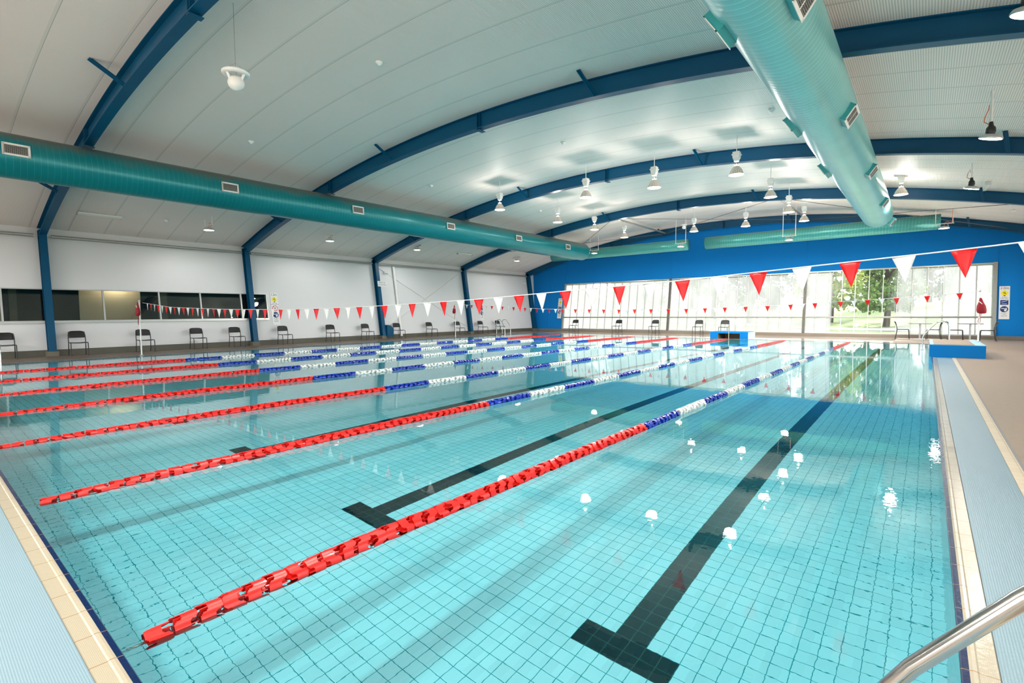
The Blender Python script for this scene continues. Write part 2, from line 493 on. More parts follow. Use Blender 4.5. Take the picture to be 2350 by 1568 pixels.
def text_mesh(name, body, size, mt, parent, mtx, align='CENTER'):
    cu = bpy.data.curves.new(name, 'FONT')
    cu.body = body; cu.size = size; cu.align_x = align; cu.align_y = 'CENTER'; cu.extrude = 0.0008
    cu.resolution_u = 3
    tmp = bpy.data.objects.new(name + '_tmp', cu); C.objects.link(tmp)
    dg = bpy.context.evaluated_depsgraph_get()
    me = bpy.data.meshes.new_from_object(tmp.evaluated_get(dg))
    bpy.data.objects.remove(tmp, do_unlink=True)
    me.materials.clear(); me.materials.append(mt)
    o = bpy.data.objects.new(name, me); C.objects.link(o)
    o.parent = parent; o.matrix_local = mtx
    return o

def zc(x): return 6.53 - 0.0107 * (x + 9.4) ** 2        # ceiling underside
def zr(x): return 6.13 - 0.0105 * (x + 9.4) ** 2        # underside of the rafters
def wx(z): return -23.0 - 0.15 * (z - 0.2)              # left wall plane
def wy(z): return 30.0 + 0.15 * (z - 0.0)               # far wall plane
FRAMES = [-4.1, 2.72, 9.35, 16.1, 22.9, 29.75]

# ------------------------------------------------------------------ pool
W, L = 20.478, 25.0
LANE = 2.4362
def depth(y): return -1.1 if y < 6 else -1.1 - (y - 6) * 0.75 / 19
lx = [-1.4235 - i * LANE for i in range(8)]
xs = {-W, 0.0}
for c in lx:
    for d in (-3, -1, 1, 3): xs.add(round(c + d * PITCH, 5))
xs = sorted(xs)
ys = [0, 1.94, 1.94 + 2 * PITCH, 6.0, 12.0, 22.9, 22.9 + 2 * PITCH, 25.0]
mb = MB()
vid = {}
vs = []
for j, y in enumerate(ys):
    for i, x in enumerate(xs):
        vid[i, j] = len(vs); vs.append((x, y, depth(y)))
for j in range(len(ys) - 1):
    for i in range(len(xs) - 1):
        xm = (xs[i] + xs[i + 1]) / 2; ym = (ys[j] + ys[j + 1]) / 2
        blk = False
        for c in lx:
            d = abs(xm - c)
            if d < PITCH * 1.01 and 1.94 < ym < ys[-2]: blk = True
            if d < PITCH * 3.01 and (j == 1 or j == len(ys) - 3): blk = True
        mb.add([vs[vid[i, j]], vs[vid[i + 1, j]], vs[vid[i + 1, j + 1]], vs[vid[i, j + 1]]], [(0, 1, 2, 3)], 1 if blk else 0)
T = 0.12
def bwall(pts):   # inner face quads
    mb.add(pts, [(0, 1, 2, 3)], 0)
bwall([(-W, 0, 0), (0, 0, 0), (0, 0, depth(0)), (-W, 0, depth(0))])
bwall([(-W, L, 0), (0, L, 0), (0, L, depth(L)), (-W, L, depth(L))])
for X in (-W, 0.0):
    mb.add([(X, 0, 0), (X, 6, 0), (X, L, 0), (X, L, depth(L)), (X, 6, depth(6)), (X, 0, depth(0))], [(0, 1, 2, 3, 4, 5)], 0)
basin = struct(mb.build('pool_basin', [MAT['tile'], MAT['tile_black']]), 'turquoise tiled pool basin with black lane lines')
basin.data.update()

basin.cycles.is_caustics_receiver = True
ax, bx_, ay, by_, zb_ = -W - 0.03, 0.03, -0.03, L + 0.03, -2.4
wme = bpy.data.meshes.new('pool_water')
wme.from_pydata([(ax, ay, zb_), (bx_, ay, zb_), (bx_, by_, zb_), (ax, by_, zb_), (ax, ay, 0), (bx_, ay, 0), (bx_, by_, 0), (ax, by_, 0),
                 (ax, ay, 0), (bx_, ay, 0), (bx_, by_, 0), (ax, by_, 0)], [],
                [(0, 3, 2, 1), (8, 9, 10, 11), (0, 1, 5, 4), (1, 2, 6, 5), (2, 3, 7, 6), (3, 0, 4, 7)])
wme.materials.append(MAT['water'])
wme.polygons[1].use_smooth = True
water = bpy.data.objects.new('pool_water', wme); C.objects.link(water)
water.cycles.is_caustics_caster = True
tag(water, 'still turquoise pool water filling the tiled basin', 'water', kind='stuff')

# ---- coping and decks
def coping(name, axis, off, sgn, a0, a1):
    """0.11 wide: nosing, ridge, ribbed flat"""
    prof = [(0.0, -0.03), (0.0, 0.004), (0.004, 0.008), (0.024, 0.009), (0.034, 0.012), (0.046, 0.012), (0.052, 0.009), (0.107, 0.010), (0.110, 0.006), (0.110, -0.03)]
    mb = MB()
    n = len(prof)
    vs = []
    for a in (a0, a1):
        for d, z in prof:
            vs.append((off + sgn * d, a, z) if axis == 'x' else (a, off + sgn * d, z))
    mb.add(vs, [(i, (i + 1) % n, n + (i + 1) % n, n + i) for i in range(n)] + [tuple(range(n)), tuple(range(n, 2 * n))])
    return struct(mb.build(name, coping_mat(name + '_tile', axis, off, sgn)))
coping('trim_1', 'x', 0.0, 1, -0.11, L + 0.11)
coping('trim_2', 'y', 0.0, -1, -W, 0.0)
coping('trim_3', 'x', -W, -1, -0.11, L + 0.11)
coping('trim_4', 'y', L, 1, -W, 0.0)
def slab_thing(name, mt, b, label, cat):
    mb = MB(); mb.box(*b)
    return tag(mb.build(name, mt), label, cat)
slab_thing('overflow_grate', MAT['grate'], (0.112, 0.432, -0.43, 25.3, -0.05, 0.010), 'pale blue plastic overflow grate along the right pool edge', 'grate')
slab_thing('overflow_grate', MAT['grate'], (-W, 0.110, -0.43, -0.112, -0.05, 0.010), 'pale blue overflow grate along the near pool end, bottom left', 'grate')
mb = MB(); mb.box(0.434, 0.515, -0.5, 25.3, -0.05, 0.012); struct(mb.build('trim_5', MAT['beige_tile']))
mb = MB(); mb.box(0.515, 0.537, -0.5, 25.3, -0.05, 0.014); struct(mb.build('trim_6', MAT['grey_strip']))
mb = MB()
mb.box(0.537, 5.2, -7.5, 30.2, -0.3, 0.012, 0)
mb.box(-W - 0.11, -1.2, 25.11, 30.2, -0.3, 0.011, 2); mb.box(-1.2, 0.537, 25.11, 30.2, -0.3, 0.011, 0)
mb.box(-W - 0.11, 0.537, -7.5, -0.432, -0.3, 0.008, 0)
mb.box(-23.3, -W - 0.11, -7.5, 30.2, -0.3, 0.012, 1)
mb.box(0.11, 0.537, 25.3, 25.4, -0.3, 0.011, 0)
struct(mb.build('floor', [MAT['deck'], MAT['deck_dark'], MAT['deck_wet_glare']]), 'tan tiled pool deck')

# ------------------------------------------------------------------ walls
def lslab(mb, y0, y1, z0, z1, t=0.14, mi=0):
    mb.hexa([(wx(z0) - t, y0, z0), (wx(z0), y0, z0), (wx(z0), y1, z0), (wx(z0) - t, y1, z0), (wx(z1) - t, y0, z1), (wx(z1), y0, z1), (wx(z1), y1, z1), (wx(z1) - t, y1, z1)], mi)
WY0, WY1, WZ0, WZ1 = -6.5, 10.16, 1.17, 2.30
mb = MB()
lslab(mb, -7.4, 30.7, 0.22, WZ0); lslab(mb, -7.4, 30.7, WZ1, 4.5)
lslab(mb, -7.4, WY0, WZ0, WZ1); lslab(mb, WY1, 30.7, WZ0, WZ1)
struct(mb.build('wall_left', MAT['white_paint']), 'white outward leaning side wall')
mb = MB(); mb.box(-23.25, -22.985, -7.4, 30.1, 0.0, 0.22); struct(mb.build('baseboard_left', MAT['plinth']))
# interior seen through the left window
mb = MB()
mb.box(-26.6, -26.5, -7, 12, 0.2, 3.2, 0); mb.box(-26.5, -23.6, 11.9, 12.0, 0.2, 3.2, 0); mb.box(-26.5, -23.6, -7, -6.9, .2, 3.2, 0)
mb.box(-26.5, -23.55, -7, 12, 3.1, 3.2, 0); mb.box(-26.5, -23.4, -7, 12, 0.2, 0.3, 0)
mb.box(-23.86, -23.80, 3.66, 5.50, 0.3, 3.1, 1); mb.box(-23.66, -23.60, 6.04, 6.34, 0.3, 2.6, 2); mb.box(-23.86, -23.80, -3.0, 1.68, 0.3, 3.1, 1)
mb.box(-24.4, -24.35, 1.9, 2.1, 0.3, 2.4, 2); mb.box(-24.6, -24.55, 5.6, 5.68, .3, 2.6, 2)
struct(mb.build('wall_interior', [MAT['black'], MAT['cream'], MAT['plinth']]))
ld = bpy.data.lights.new('room_light', 'POINT'); ld.energy = 40; ld.color = (1, .88, .66); ld.shadow_soft_size = .05
lo = bpy.data.objects.new('room_light', ld); C.objects.link(lo); lo.location = (-23.67, 4.75, 2.72)
# left window: frame, mullions and panes
win = empty('window_1', (wx(WZ0), 5, WZ0)); win['kind'] = 'structure'
inv = Matrix.Translation(-Vector(win.location))
def at_parent(o, p):
    o.matrix_parent_inverse = Matrix.Translation(-Vector(p.location)); return o
mb = MB()
lslab(mb, WY0, WY1, WZ0, WZ0 + 0.035, 0.10); lslab(mb, WY0, WY1, WZ1 - 0.035, WZ1, 0.10)
for y in (WY0 + .02, -3.9, -1.2, 1.62, 4.25, 5.98, 7.43, 9.02, WY1 - .03):
    lslab(mb, y - 0.025, y + 0.025, WZ0, WZ1, 0.09)
fr = mb.build('window_frame', MAT['alu'], win); at_parent(fr, win)
mb = MB(); lslab(mb, WY0, WY1, WZ0 - 0.05, WZ0, 0.05); 
sl = mb.build('window_sill', MAT['alu'], win); at_parent(sl, win); sl.location.x += 0.03
ed = [WY0 + .045, -3.9, -1.2, 1.62, 4.25, 5.98, 7.43, 9.02, WY1 - .055]
for a, b2 in zip(ed[:-1], ed[1:]):
    mb = MB()
    z0, z1 = WZ0 + .035, WZ1 - .035
    mb.hexa([(wx(z0) - .06, a + .025, z0), (wx(z0) - .054, a + .025, z0), (wx(z0) - .054, b2 - .025, z0), (wx(z0) - .06, b2 - .025, z0), (wx(z1) - .06, a + .025, z1), (wx(z1) - .054, a + .025, z1), (wx(z1) - .054, b2 - .025, z1), (wx(z1) - .06, b2 - .025, z1)])
    at_parent(mb.build('window_pane', MAT['dark_glass'], win), win)

# far wall: blue, leaning out, with the glazing opening
GX0, GX1, GZ0, GZ1 = -20.55, 2.12, 0.17, 3.42
def fslab(mb, x0, x1, z0, z1, t=0.16, mi=0, z1b=None):
    z1b = z1 if z1b is None else z1b
    mb.hexa([(x0, wy(z0), z0), (x1, wy(z0), z0), (x1, wy(z0) + t, z0), (x0, wy(z0) + t, z0), (x0, wy(z1), z1), (x1, wy(z1b), z1b), (x1, wy(z1b) + t, z1b), (x0, wy(z1) + t, z1)], mi)
mb = MB()
N = 48
for i in range(N):
    xa = -23.9 + (28.9) * i / N; xb = -23.9 + 28.9 * (i + 1) / N
    fslab(mb, xa, xb, GZ1, zc(xa) + 0.06, z1b=zc(xb) + 0.06)
fslab(mb, -23.7, GX0, GZ0, GZ1); fslab(mb, GX1, 5.0, GZ0, GZ1)
for jx in (-21.9, -20.55, -12.65, -5.2, 2.25):   # panel joints
    zt = zc(jx)
    mb.hexa([(jx - .012, wy(GZ1 if -20.6 < jx < 2 else .2) - .012, GZ1 if -20.6 < jx < 2 else .2), (jx + .012, wy(GZ1 if -20.6 < jx < 2 else .2) - .012, GZ1 if -20.6 < jx < 2 else .2), (jx + .012, wy(GZ1 if -20.6 < jx < 2 else .2) + .01, GZ1 if -20.6 < jx < 2 else .2), (jx - .012, wy(GZ1 if -20.6 < jx < 2 else .2) + .01, GZ1 if -20.6 < jx < 2 else .2),
             (jx - .012, wy(zt) - .012, zt), (jx + .012, wy(zt) - .012, zt), (jx + .012, wy(zt) + .01, zt), (jx - .012, wy(zt) + .01, zt)])
struct(mb.build('wall_far', MAT['blue_wall']), 'bright blue end wall above the glazing')
mb = MB(); mb.box(-23.2, 5.0, 29.97, 30.25, 0.0, GZ0); struct(mb.build('baseboard_far', MAT['plinth_far']))
win2 = empty('window_2', (-9.2, 30.0, GZ0)); win2['kind'] = 'structure'
mb = MB()
def fbar(x0, x1, z0, z1, d0, d1):
    mb.hexa([(x0, wy(z0) + d0, z0), (x1, wy(z0) + d0, z0), (x1, wy(z0) + d1, z0), (x0, wy(z0) + d1, z0), (x0, wy(z1) + d0, z1), (x1, wy(z1) + d0, z1), (x1, wy(z1) + d1, z1), (x0, wy(z1) + d1, z1)])
fbar(GX0, GX1, GZ1 - .06, GZ1, -.01, .1); fbar(GX0, GX1, GZ0, GZ0 + .05, -.01, .1)
NP = 40
for i in range(NP + 1):
    x = GX0 + (GX1 - GX0) * i / NP
    fbar(x - .014, x + .014, GZ0 + .05, GZ1 - .06, .02, .08)
fr = mb.build('window_frame', MAT['alu'], win2); at_parent(fr, win2)
mb = MB()
fbar(GX0 - .05, GX0 + .06, GZ0, GZ1 + .02, -.06, .12); fbar(GX1 - .03, GX1 + .1, GZ0, GZ1 + .02, -.08, .12)
at_parent(mb.build('window_jamb', MAT['galv'], win2), win2)
for x in (-12.66, -5.2):
    mb = MB(); fbar(x - .06, x + .06, GZ0, GZ1 + .02, -.08, .1)
    at_parent(mb.build('window_post', MAT['dark_alu'], win2), win2)
mb = MB(); mb.tube([(GX0, wy(1.0) - .03, 1.0), (GX1, wy(1.0) - .03, 1.0)], 0.045, 10)
at_parent(mb.build('window_rail', MAT['galv'], win2), win2)
mb = MB()
mb.add([(GX0, wy(GZ0) + .05, GZ0), (GX1, wy(GZ0) + .05, GZ0), (GX1, wy(GZ1) + .05, GZ1), (GX0, wy(GZ1) + .05, GZ1)], [(0, 1, 2, 3)])
at_parent(mb.build('window_pane', MAT['misty'], win2), win2)

# right wall (outside the frame) and near wall (behind the camera), both glazed
def rx(z): return 4.35 + 0.15 * (z - 0.2)
mb = MB()
def rslab(y0, y1, z0, z1, t=0.14):
    mb.hexa([(rx(z0), y0, z0), (rx(z0) + t, y0, z0), (rx(z0) + t, y1, z0), (rx(z0), y1, z0), (rx(z1), y0, z1), (rx(z1) + t, y0, z1), (rx(z1) + t, y1, z1), (rx(z1), y1, z1)])
rslab(-7.4, 30.7, 0, 0.3); rslab(-7.4, 30.7, 3.3, 4.5)
for y in FRAMES: rslab(y - .3, y + .3, .3, 3.3)
rslab(-7.4, -7.0, .3, 3.3); rslab(30.2, 30.7, .3, 3.3)
struct(mb.build('wall_right', MAT['white_paint']))
win3 = empty('window_3', (4.4, 12, .3)); win3['kind'] = 'structure'
mb = MB()
for y in [k * 1.13 - 6.9 for k in range(34)]: rslab(y - .02, y + .02, .3, 3.3, .08)
at_parent(mb.build('window_frame', MAT['alu'], win3), win3)
mb = MB(); mb.add([(rx(.3) + .05, -7, .3), (rx(.3) + .05, 30.2, .3), (rx(3.3) + .05, 30.2, 3.3), (rx(3.3) + .05, -7, 3.3)], [(0, 1, 2, 3)])
at_parent(mb.build('window_pane', MAT['glass'], win3), win3)
mb = MB()
for i in range(30):
    xa = -23.9 + 28.9 * i / 30; xb = -23.9 + 28.9 * (i + 1) / 30
    z0 = 3.4
    mb.hexa([(xa, -7.5, z0), (xb, -7.5, z0), (xb, -7.35, z0), (xa, -7.35, z0), (xa, -7.5, zc(xa) + .06), (xb, -7.5, zc(xb) + .06), (xb, -7.35, zc(xb) + .06), (xa, -7.35, zc(xa) + .06)])
mb.box(-23.9, 5, -7.5, -7.35, 0, .3)
struct(mb.build('wall_near', MAT['white_paint']))
win4 = empty('window_4', (-9, -7.4, .3)); win4['kind'] = 'structure'
mb = MB()
for k in range(26): mb.box(-23.6 + k * 1.13 - .02, -23.6 + k * 1.13 + .02, -7.45, -7.38, .3, 3.4)
at_parent(mb.build('window_frame', MAT['alu'], win4), win4)
mb = MB(); mb.add([(-23.8, -7.42, .3), (5, -7.42, .3), (5, -7.42, 3.4), (-23.8, -7.42, 3.4)], [(0, 1, 2, 3)])
at_parent(mb.build('window_pane', MAT['glass'], win4), win4)

# ceiling
mb = MB()
NX = 60
X0, X1 = -24.3, 5.35
for (ya, yb) in ((-7.6, 31.2),):
    top = []; 
    vs = []
    for i in range(NX + 1):
        x = X0 + (X1 - X0) * i / NX
        vs += [(x, ya, zc(x)), (x, yb, zc(x)), (x, ya, zc(x) + .15), (x, yb, zc(x) + .15)]
    fs = []
    for i in range(NX):
        a = 4 * i; c = a + 4
        fs += [(a, a + 1, c + 1, c), (a + 2, c + 2, c + 3, a + 3), (a, c, c + 2, a + 2), (a + 1, a + 3, c + 3, c + 1)]
    fs += [(0, 2, 3, 1), (4 * NX, 4 * NX + 1, 4 * NX + 3, 4 * NX + 2)]
    mb.add(vs, fs, 0, False)
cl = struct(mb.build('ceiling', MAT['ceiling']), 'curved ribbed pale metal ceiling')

# eave tube along the left wall
for y0, y1, nm in ((-7.3, 2.5, 'next to the first column at left'), (2.95, 9.15, 'between the first and second columns'), (9.55, 15.9, 'between the second and third columns'), (16.3, 22.7, 'between the third and fourth columns'), (23.1, 29.55, 'in the last bay before the blue wall')):
    mb = MB(); mb.tube([(-23.42, y0, 4.08), (-23.42, y1, 4.08)], 0.055, 10)
    tag(mb.build('eave_tube', MAT['galv']), 'grey round steel tube under the left eave, ' + nm, 'tube')

# ------------------------------------------------------------------ steel frames
BRX = [(-16.4, 'h'), (-12.85, 'f'), (-9.25, 'h'), (-5.8, 'f'), (-2.3, 'h'), (1.2, 'f'), (-19.9, 'f')]
def frame(Y, label):
    root = empty('steel_portal_frame', (-23.0, Y, 0))
    tag(root, label, 'steel frame', 'blue steel portal frames along the hall')
    def P(mb, n): return at_parent(mb.build(n, MAT['blue_steel'], root), root)
    K = 56
    xs_ = [-23.75 + (28.6) * i / K for i in range(K + 1)]
    mb = MB()
    def strip(zlo, zhi, hw):
        vs = []
        for x in xs_:
            vs += [(x, Y - hw, zlo(x)), (x, Y + hw, zlo(x)), (x, Y + hw, zhi(x)), (x, Y - hw, zhi(x))]
        fs = []
        for i in range(K):
            a = 4 * i; c = a + 4
            fs += [(a, a + 1, c + 1, c), (a + 1, a + 2, c + 2, c + 1), (a + 2, a + 3, c + 3, c + 2), (a + 3, a, c, c + 3)]
        fs += [(0, 1, 2, 3), (4 * K, 4 * K + 1, 4 * K + 2, 4 * K + 3)]
        mb.add(vs, fs)
    strip(lambda x: zr(x), lambda x: zr(x) + .02, .10)
    strip(lambda x: zr(x) + .02, lambda x: zc(x) - .018, .012)
    strip(lambda x: zc(x) - .018, lambda x: zc(x) - .002, .10)
    P(mb, 'rafter')
    # columns, left and right: flanges and web
    for sgn, f in ((1, lambda z: wx(z) + .02), (-1, lambda z: rx(z) - .02)):
        mb = MB()
        z0, z1 = 0.18, 4.28
        def col(a0, a1, hw):
            p = []
            for z in (z0, z1):
                xa = f(z) + sgn * a0; xb = f(z) + sgn * a1
                p += [(xa, Y - hw, z), (xb, Y - hw, z), (xb, Y + hw, z), (xa, Y + hw, z)]
            mb.hexa(p)
        col(0, .02, .10); col(.02, .27, .012); col(.27, .29, .10)
        P(mb, 'column')
    for sgn, X in ((1, -22.86), (-1, 4.2)):
        mb = MB(); mb.box(X - .13, X + .16, Y - .15, Y + .15, 0.0, .18)
        at_parent(mb.build('base_pad', MAT['concrete'], root), root)
    for X, k in BRX:
        if k == 'f':
            mb = MB()
            a = Vector((X, Y - .09, zr(X) + .02)); b3 = Vector((X - .1, Y - .62, zc(X - .1) - .01))
            d = (b3 - a)
            for w_, h_ in ((.045, .006), (.006, .045)):
                px_ = Vector((1, 0, 0)) * w_
                up_ = d.cross(Vector((1, 0, 0))).normalized() * h_
                mb.hexa([a - px_ - up_, a + px_ - up_, a + px_ + up_, a - px_ + up_, b3 - px_ - up_, b3 + px_ - up_, b3 + px_ + up_, b3 - px_ + up_])
            P(mb, 'fly_brace')
        else:
            mb = MB()
            mb.box(X - .05, X - .038, Y - .10, Y + .10, zr(X) - .06, zc(X) - .02)
            mb.box(X - .05, X + .08, Y - .12, Y + .10, zr(X) - .065, zr(X) - .05)
            mb.box(X + .02, X + .032, Y - .09, Y + .09, zr(X) + .02, zc(X) - .02)
            P(mb, 'splice_plate')
    return root
frame(FRAMES[1], 'blue steel portal frame nearest the camera, at upper left')
frame(FRAMES[2], 'blue steel portal frame second from the camera, sweeping across the upper picture')
frame(FRAMES[3], 'blue steel portal frame with the rescue station sign on its column')
frame(FRAMES[4], 'blue steel portal frame fourth from the camera, one bay before the blue wall')
frame(FRAMES[5], 'blue steel portal frame against the blue end wall')

# struts and cross bracing in the last bay
for X, t in ((-12.7, 'left of the hanging white globe'), (-5.1, 'behind the farthest pendant lamps')):
    mb = MB(); mb.tube([(X, 23.0, zr(X) + .16), (X, 29.65, zr(X) + .16)], .045, 10)
    tag(mb.build('roof_strut', MAT['galv']), 'grey steel strut tube under the far roof bay, ' + t, 'strut')
nodes = [-20.2, -12.7, -5.1, 2.4]
nm = ['leftmost', 'middle', 'rightmost']
for i in range(3):
    a, b2 = nodes[i], nodes[i + 1]
    for (p, q, s_) in ((a, b2, 'rising away to the right'), (b2, a, 'rising away to the left')):
        mb = MB(); mb.tube([(p, 23.0, zr(p) + .12), (q, 29.65, zr(q) + .12)], .012, 6)
        tag(mb.build('bracing_rod', MAT['dark_alu']), 'thin dark roof bracing rod in the %s cross, %s' % (nm[i], s_), 'rod')
for (ya, za, yb, zb, s_) in ((16.25, 3.95, 22.7, .5, 'falling towards the far end'), (16.25, .5, 22.7, 3.95, 'rising towards the far end')):
    mb = MB(); mb.tube([(wx(za) + .03, ya, za), (wx(zb) + .03, yb, zb)], .012, 6)
    tag(mb.build('wall_brace', MAT['white_plastic']), 'thin white diagonal brace on the left wall, ' + s_, 'rod')
mb = MB(); mb.tube([(wx(4.0) + .09, 17.35, 4.0), (wx(.25) + .09, 17.4, .1)], .07, 12)
tag(mb.build('downpipe', MAT['white_plastic']), 'white round downpipe on left wall right of the rescue station sign', 'pipe')
# blue kicker block at the foot of the third column
mb = MB()
pts = [(0, .12), (.42, .12), (.42, .42)] + [(.42 - .3 * (1 - math.cos(a)), .42 + .3 * math.sin(a)) for a in [k * PI / 12 for k in range(1, 6)]] + [(.1, .75), (0, .75)]
Y = 16.22
vs = [(-22.62 - .3, Y + a, z) for a, z in pts] + [(-22.62, Y + a, z) for a, z in pts]
n = len(pts)
mb.add(vs, [tuple(range(n)), tuple(range(n, 2 * n))] + [(i, (i + 1) % n, n + (i + 1) % n, n + i) for i in range(n)])
tag(mb.build('pipe_guard', MAT['blue_steel']), 'rounded blue guard box at the foot of the rescue station column', 'guard')

# ------------------------------------------------------------------ ducts
def duct(name, axis, c0, c1, ac, z, r, label, dome0, dome1, col, dusty, vents=()):
    root = empty(name, (ac, c0, z) if axis == 'y' else (c0, ac, z))
    tag(root, label, 'air duct')
    mb = MB(); n = 48
    prof = []
    if dome0:
        prof += [(c0 + (1 - math.cos(a)) * 0 - r * .55 * math.cos(a), r * math.sin(a)) for a in [k * PI / 16 for k in range(1, 8)]]
    else: prof += [(c0, 0.001)]
    prof += [(c0, r)]
    st = max(1, int((c1 - c0) / 1.5))
    prof += [(c0 + (c1 - c0) * i / st, r) for i in range(1, st + 1)]
    if dome1:
        prof += [(c1 + r * .9 * math.sin(a), r * math.cos(a)) for a in [k * PI / 16 for k in range(1, 8)]] + [(c1 + r * .9, 0.001)]
    else: prof += [(c1, 0.001)]
    vs = []; fs = []
    for t, q in prof:
        for k in range(n):
            a = 2 * PI * k / n
            vs.append((ac + q * math.cos(a), t, z + q * math.sin(a)) if axis == 'y' else (t, ac + q * math.cos(a), z + q * math.sin(a)))
    for i in range(len(prof) - 1):
        for k in range(n):
            fs.append((i * n + k, i * n + (k + 1) % n, (i + 1) * n + (k + 1) % n, (i + 1) * n + k))
    mb.add(vs, fs, 0, True)
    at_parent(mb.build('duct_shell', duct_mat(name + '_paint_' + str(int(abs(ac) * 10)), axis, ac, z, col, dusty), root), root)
    for (t, side) in vents:
        s_ = 1 if side >= 0 else -1
        big = abs(ac) < 10
        th = math.radians(-34 if big else 4)
        rot = Matrix.Translation((ac, t, z)) @ (Matrix.Rotation(PI, 4, 'Z') if s_ < 0 else Matrix.Identity(4)) @ Matrix.Rotation(-th, 4, 'Y')
        hx0 = r * 0.80; hx1 = r + (0.07 if big else 0.03)
        hl, hh = (.24, .14) if big else (.22, .125)
        def vpart(nm, mb, mt, par):
            mb.v = [tuple(rot @ Vector(q)) for q in mb.v]
            o = mb.build(nm, mt, par)
            if par is root: at_parent(o, root)
            return o
        mb = MB(); mb.box(hx0, hx1, -hl, hl, -hh, hh)
        neck = vpart('vent_neck', mb, MAT['duct_plain'], root)
        xa, xb = hx1, hx1 + .012
        f = .03
        mb = MB()
        for bx in ((-hl - .01, hl + .01, -hh - .01, -hh + f), (-hl - .01, hl + .01, hh - f, hh + .01), (-hl - .01, -hl + f, -hh, hh), (hl - f, hl + .01, -hh, hh), (-.012, .012, -hh, hh) if big else (-hl, -hl + f, -hh, hh)):
            mb.box(xa, xb, *bx)
        vpart('vent_grille', mb, MAT['white_plastic'], neck)
        mb = MB()
        mb.box(xa - .004, xa + .004, -hl + f, hl - f, -hh + f, hh - f, 0)
        for k in range(9):
            zz = -hh + f + (2 * hh - 2 * f) * (k + .5) / 9
            mb.box(xa, xb, -hl + f, hl - f, zz - .003, zz + .003, 1)
        for k in range(12):
            yy = -hl + f + (2 * hl - 2 * f) * (k + .5) / 12
            mb.box(xa, xb, yy - .003, yy + .003, -hh + f, hh - f, 1)
        vpart('vent_louvres', mb, [MAT['black'], MAT['galv']], neck)
    return root
MAT['duct_plain'] = mat('duct_paint', (0.03, 0.34, 0.36), 0.35, metal=.2)
VY = [1.33, 5.78, 10.04, 14.56, 19.18, 23.6]
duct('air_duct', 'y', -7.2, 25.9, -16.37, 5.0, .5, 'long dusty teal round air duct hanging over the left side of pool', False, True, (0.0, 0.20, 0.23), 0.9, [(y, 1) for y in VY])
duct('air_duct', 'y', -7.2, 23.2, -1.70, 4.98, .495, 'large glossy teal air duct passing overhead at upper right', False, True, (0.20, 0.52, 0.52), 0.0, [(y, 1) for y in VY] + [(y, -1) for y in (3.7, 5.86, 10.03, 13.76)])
duct('air_duct', 'x', -19.9, -10.65, 27.95, 5.12, .31, 'thin pale teal cross duct at the far end, left piece', False, False, (0.06, 0.34, 0.32), 0.5)
duct('air_duct', 'x', -9.65, .2, 27.95, 5.10, .33, 'thin pale teal cross duct at the far end, right piece', False, False, (0.06, 0.34, 0.32), 0.5)

# ------------------------------------------------------------------ pendant lamps
DOWN_W, UP_W, FLOOD_W = 480.0, 42.0, 100.0
def lamp_light(root, z, watts, col, size, spot=0):
    ld = bpy.data.lights.new('lamp_light', 'SPOT' if spot else 'POINT')
    ld.energy = watts; ld.color = col; ld.shadow_soft_size = size
    if spot:
        ld.spot_size = math.radians(spot); ld.spot_blend = 0.6
        ld.cycles.is_caustics_light = True
    o = bpy.data.objects.new('lamp_light', ld); C.objects.link(o); o.parent = root; o.location = (0, 0, z)
    return o
def make_pendant():
    root = empty('pendant_lamp')
    mb = MB(); mb.tube([(0, 0, .62), (0, 0, 2.0)], .012, 8); cordo = mb.build('cord', MAT['white_plastic'], root)
    mb = MB()
    for x0, x1, z0, z1 in ((.085, .085, .62, .56), (.105, .105, .56, .53), (.09, .08, .53, .44), (.075, .05, .44, .36)):
        mb.hexa([(-x1, -x1, z1), (x1, -x1, z1), (x1, x1, z1), (-x1, x1, z1), (-x0, -x0, z0), (x0, -x0, z0), (x0, x0, z0), (-x0, x0, z0)])
    mb.build('driver_box', MAT['white_plastic'], root)
    mb = MB(); mb.lathe([(.028, .37), (.028, .262)], 16); mb.build('neck', MAT['clear_neck'], root)
    mb = MB(); mb.lathe([(.001, .262), (.08, .262), (.08, .256), (.001, .256)], 24); mb.build('added_light_shield', MAT['white_plastic'], root)  # added disc that keeps the uplight off the shade
    mb = MB(); mb.lathe([(.056, .256), (.062, .235), (.066, .225)], 20); mb.build('lit_neck', MAT['lamp_neck'], root)
    mb = MB(); mb.lathe([(.066, .23), (.11, .18), (.155, .11), (.18, .04), (.19, .012), (.205, .0), (.195, -.005)], 40); mb.build('shade', MAT['shade'], root)
    mb = MB(); mb.lathe([(.195, -.004), (.14, -.016), (.07, -.024), (.001, -.026)], 32); mb.build('lens', MAT['lamp_lens_warm'], root)
    lamp_light(root, -.05, DOWN_W, (1.0, .95, .88), .16, 172)
    lamp_light(root, .295, UP_W, (1.0, .90, .84), .02)
    return root
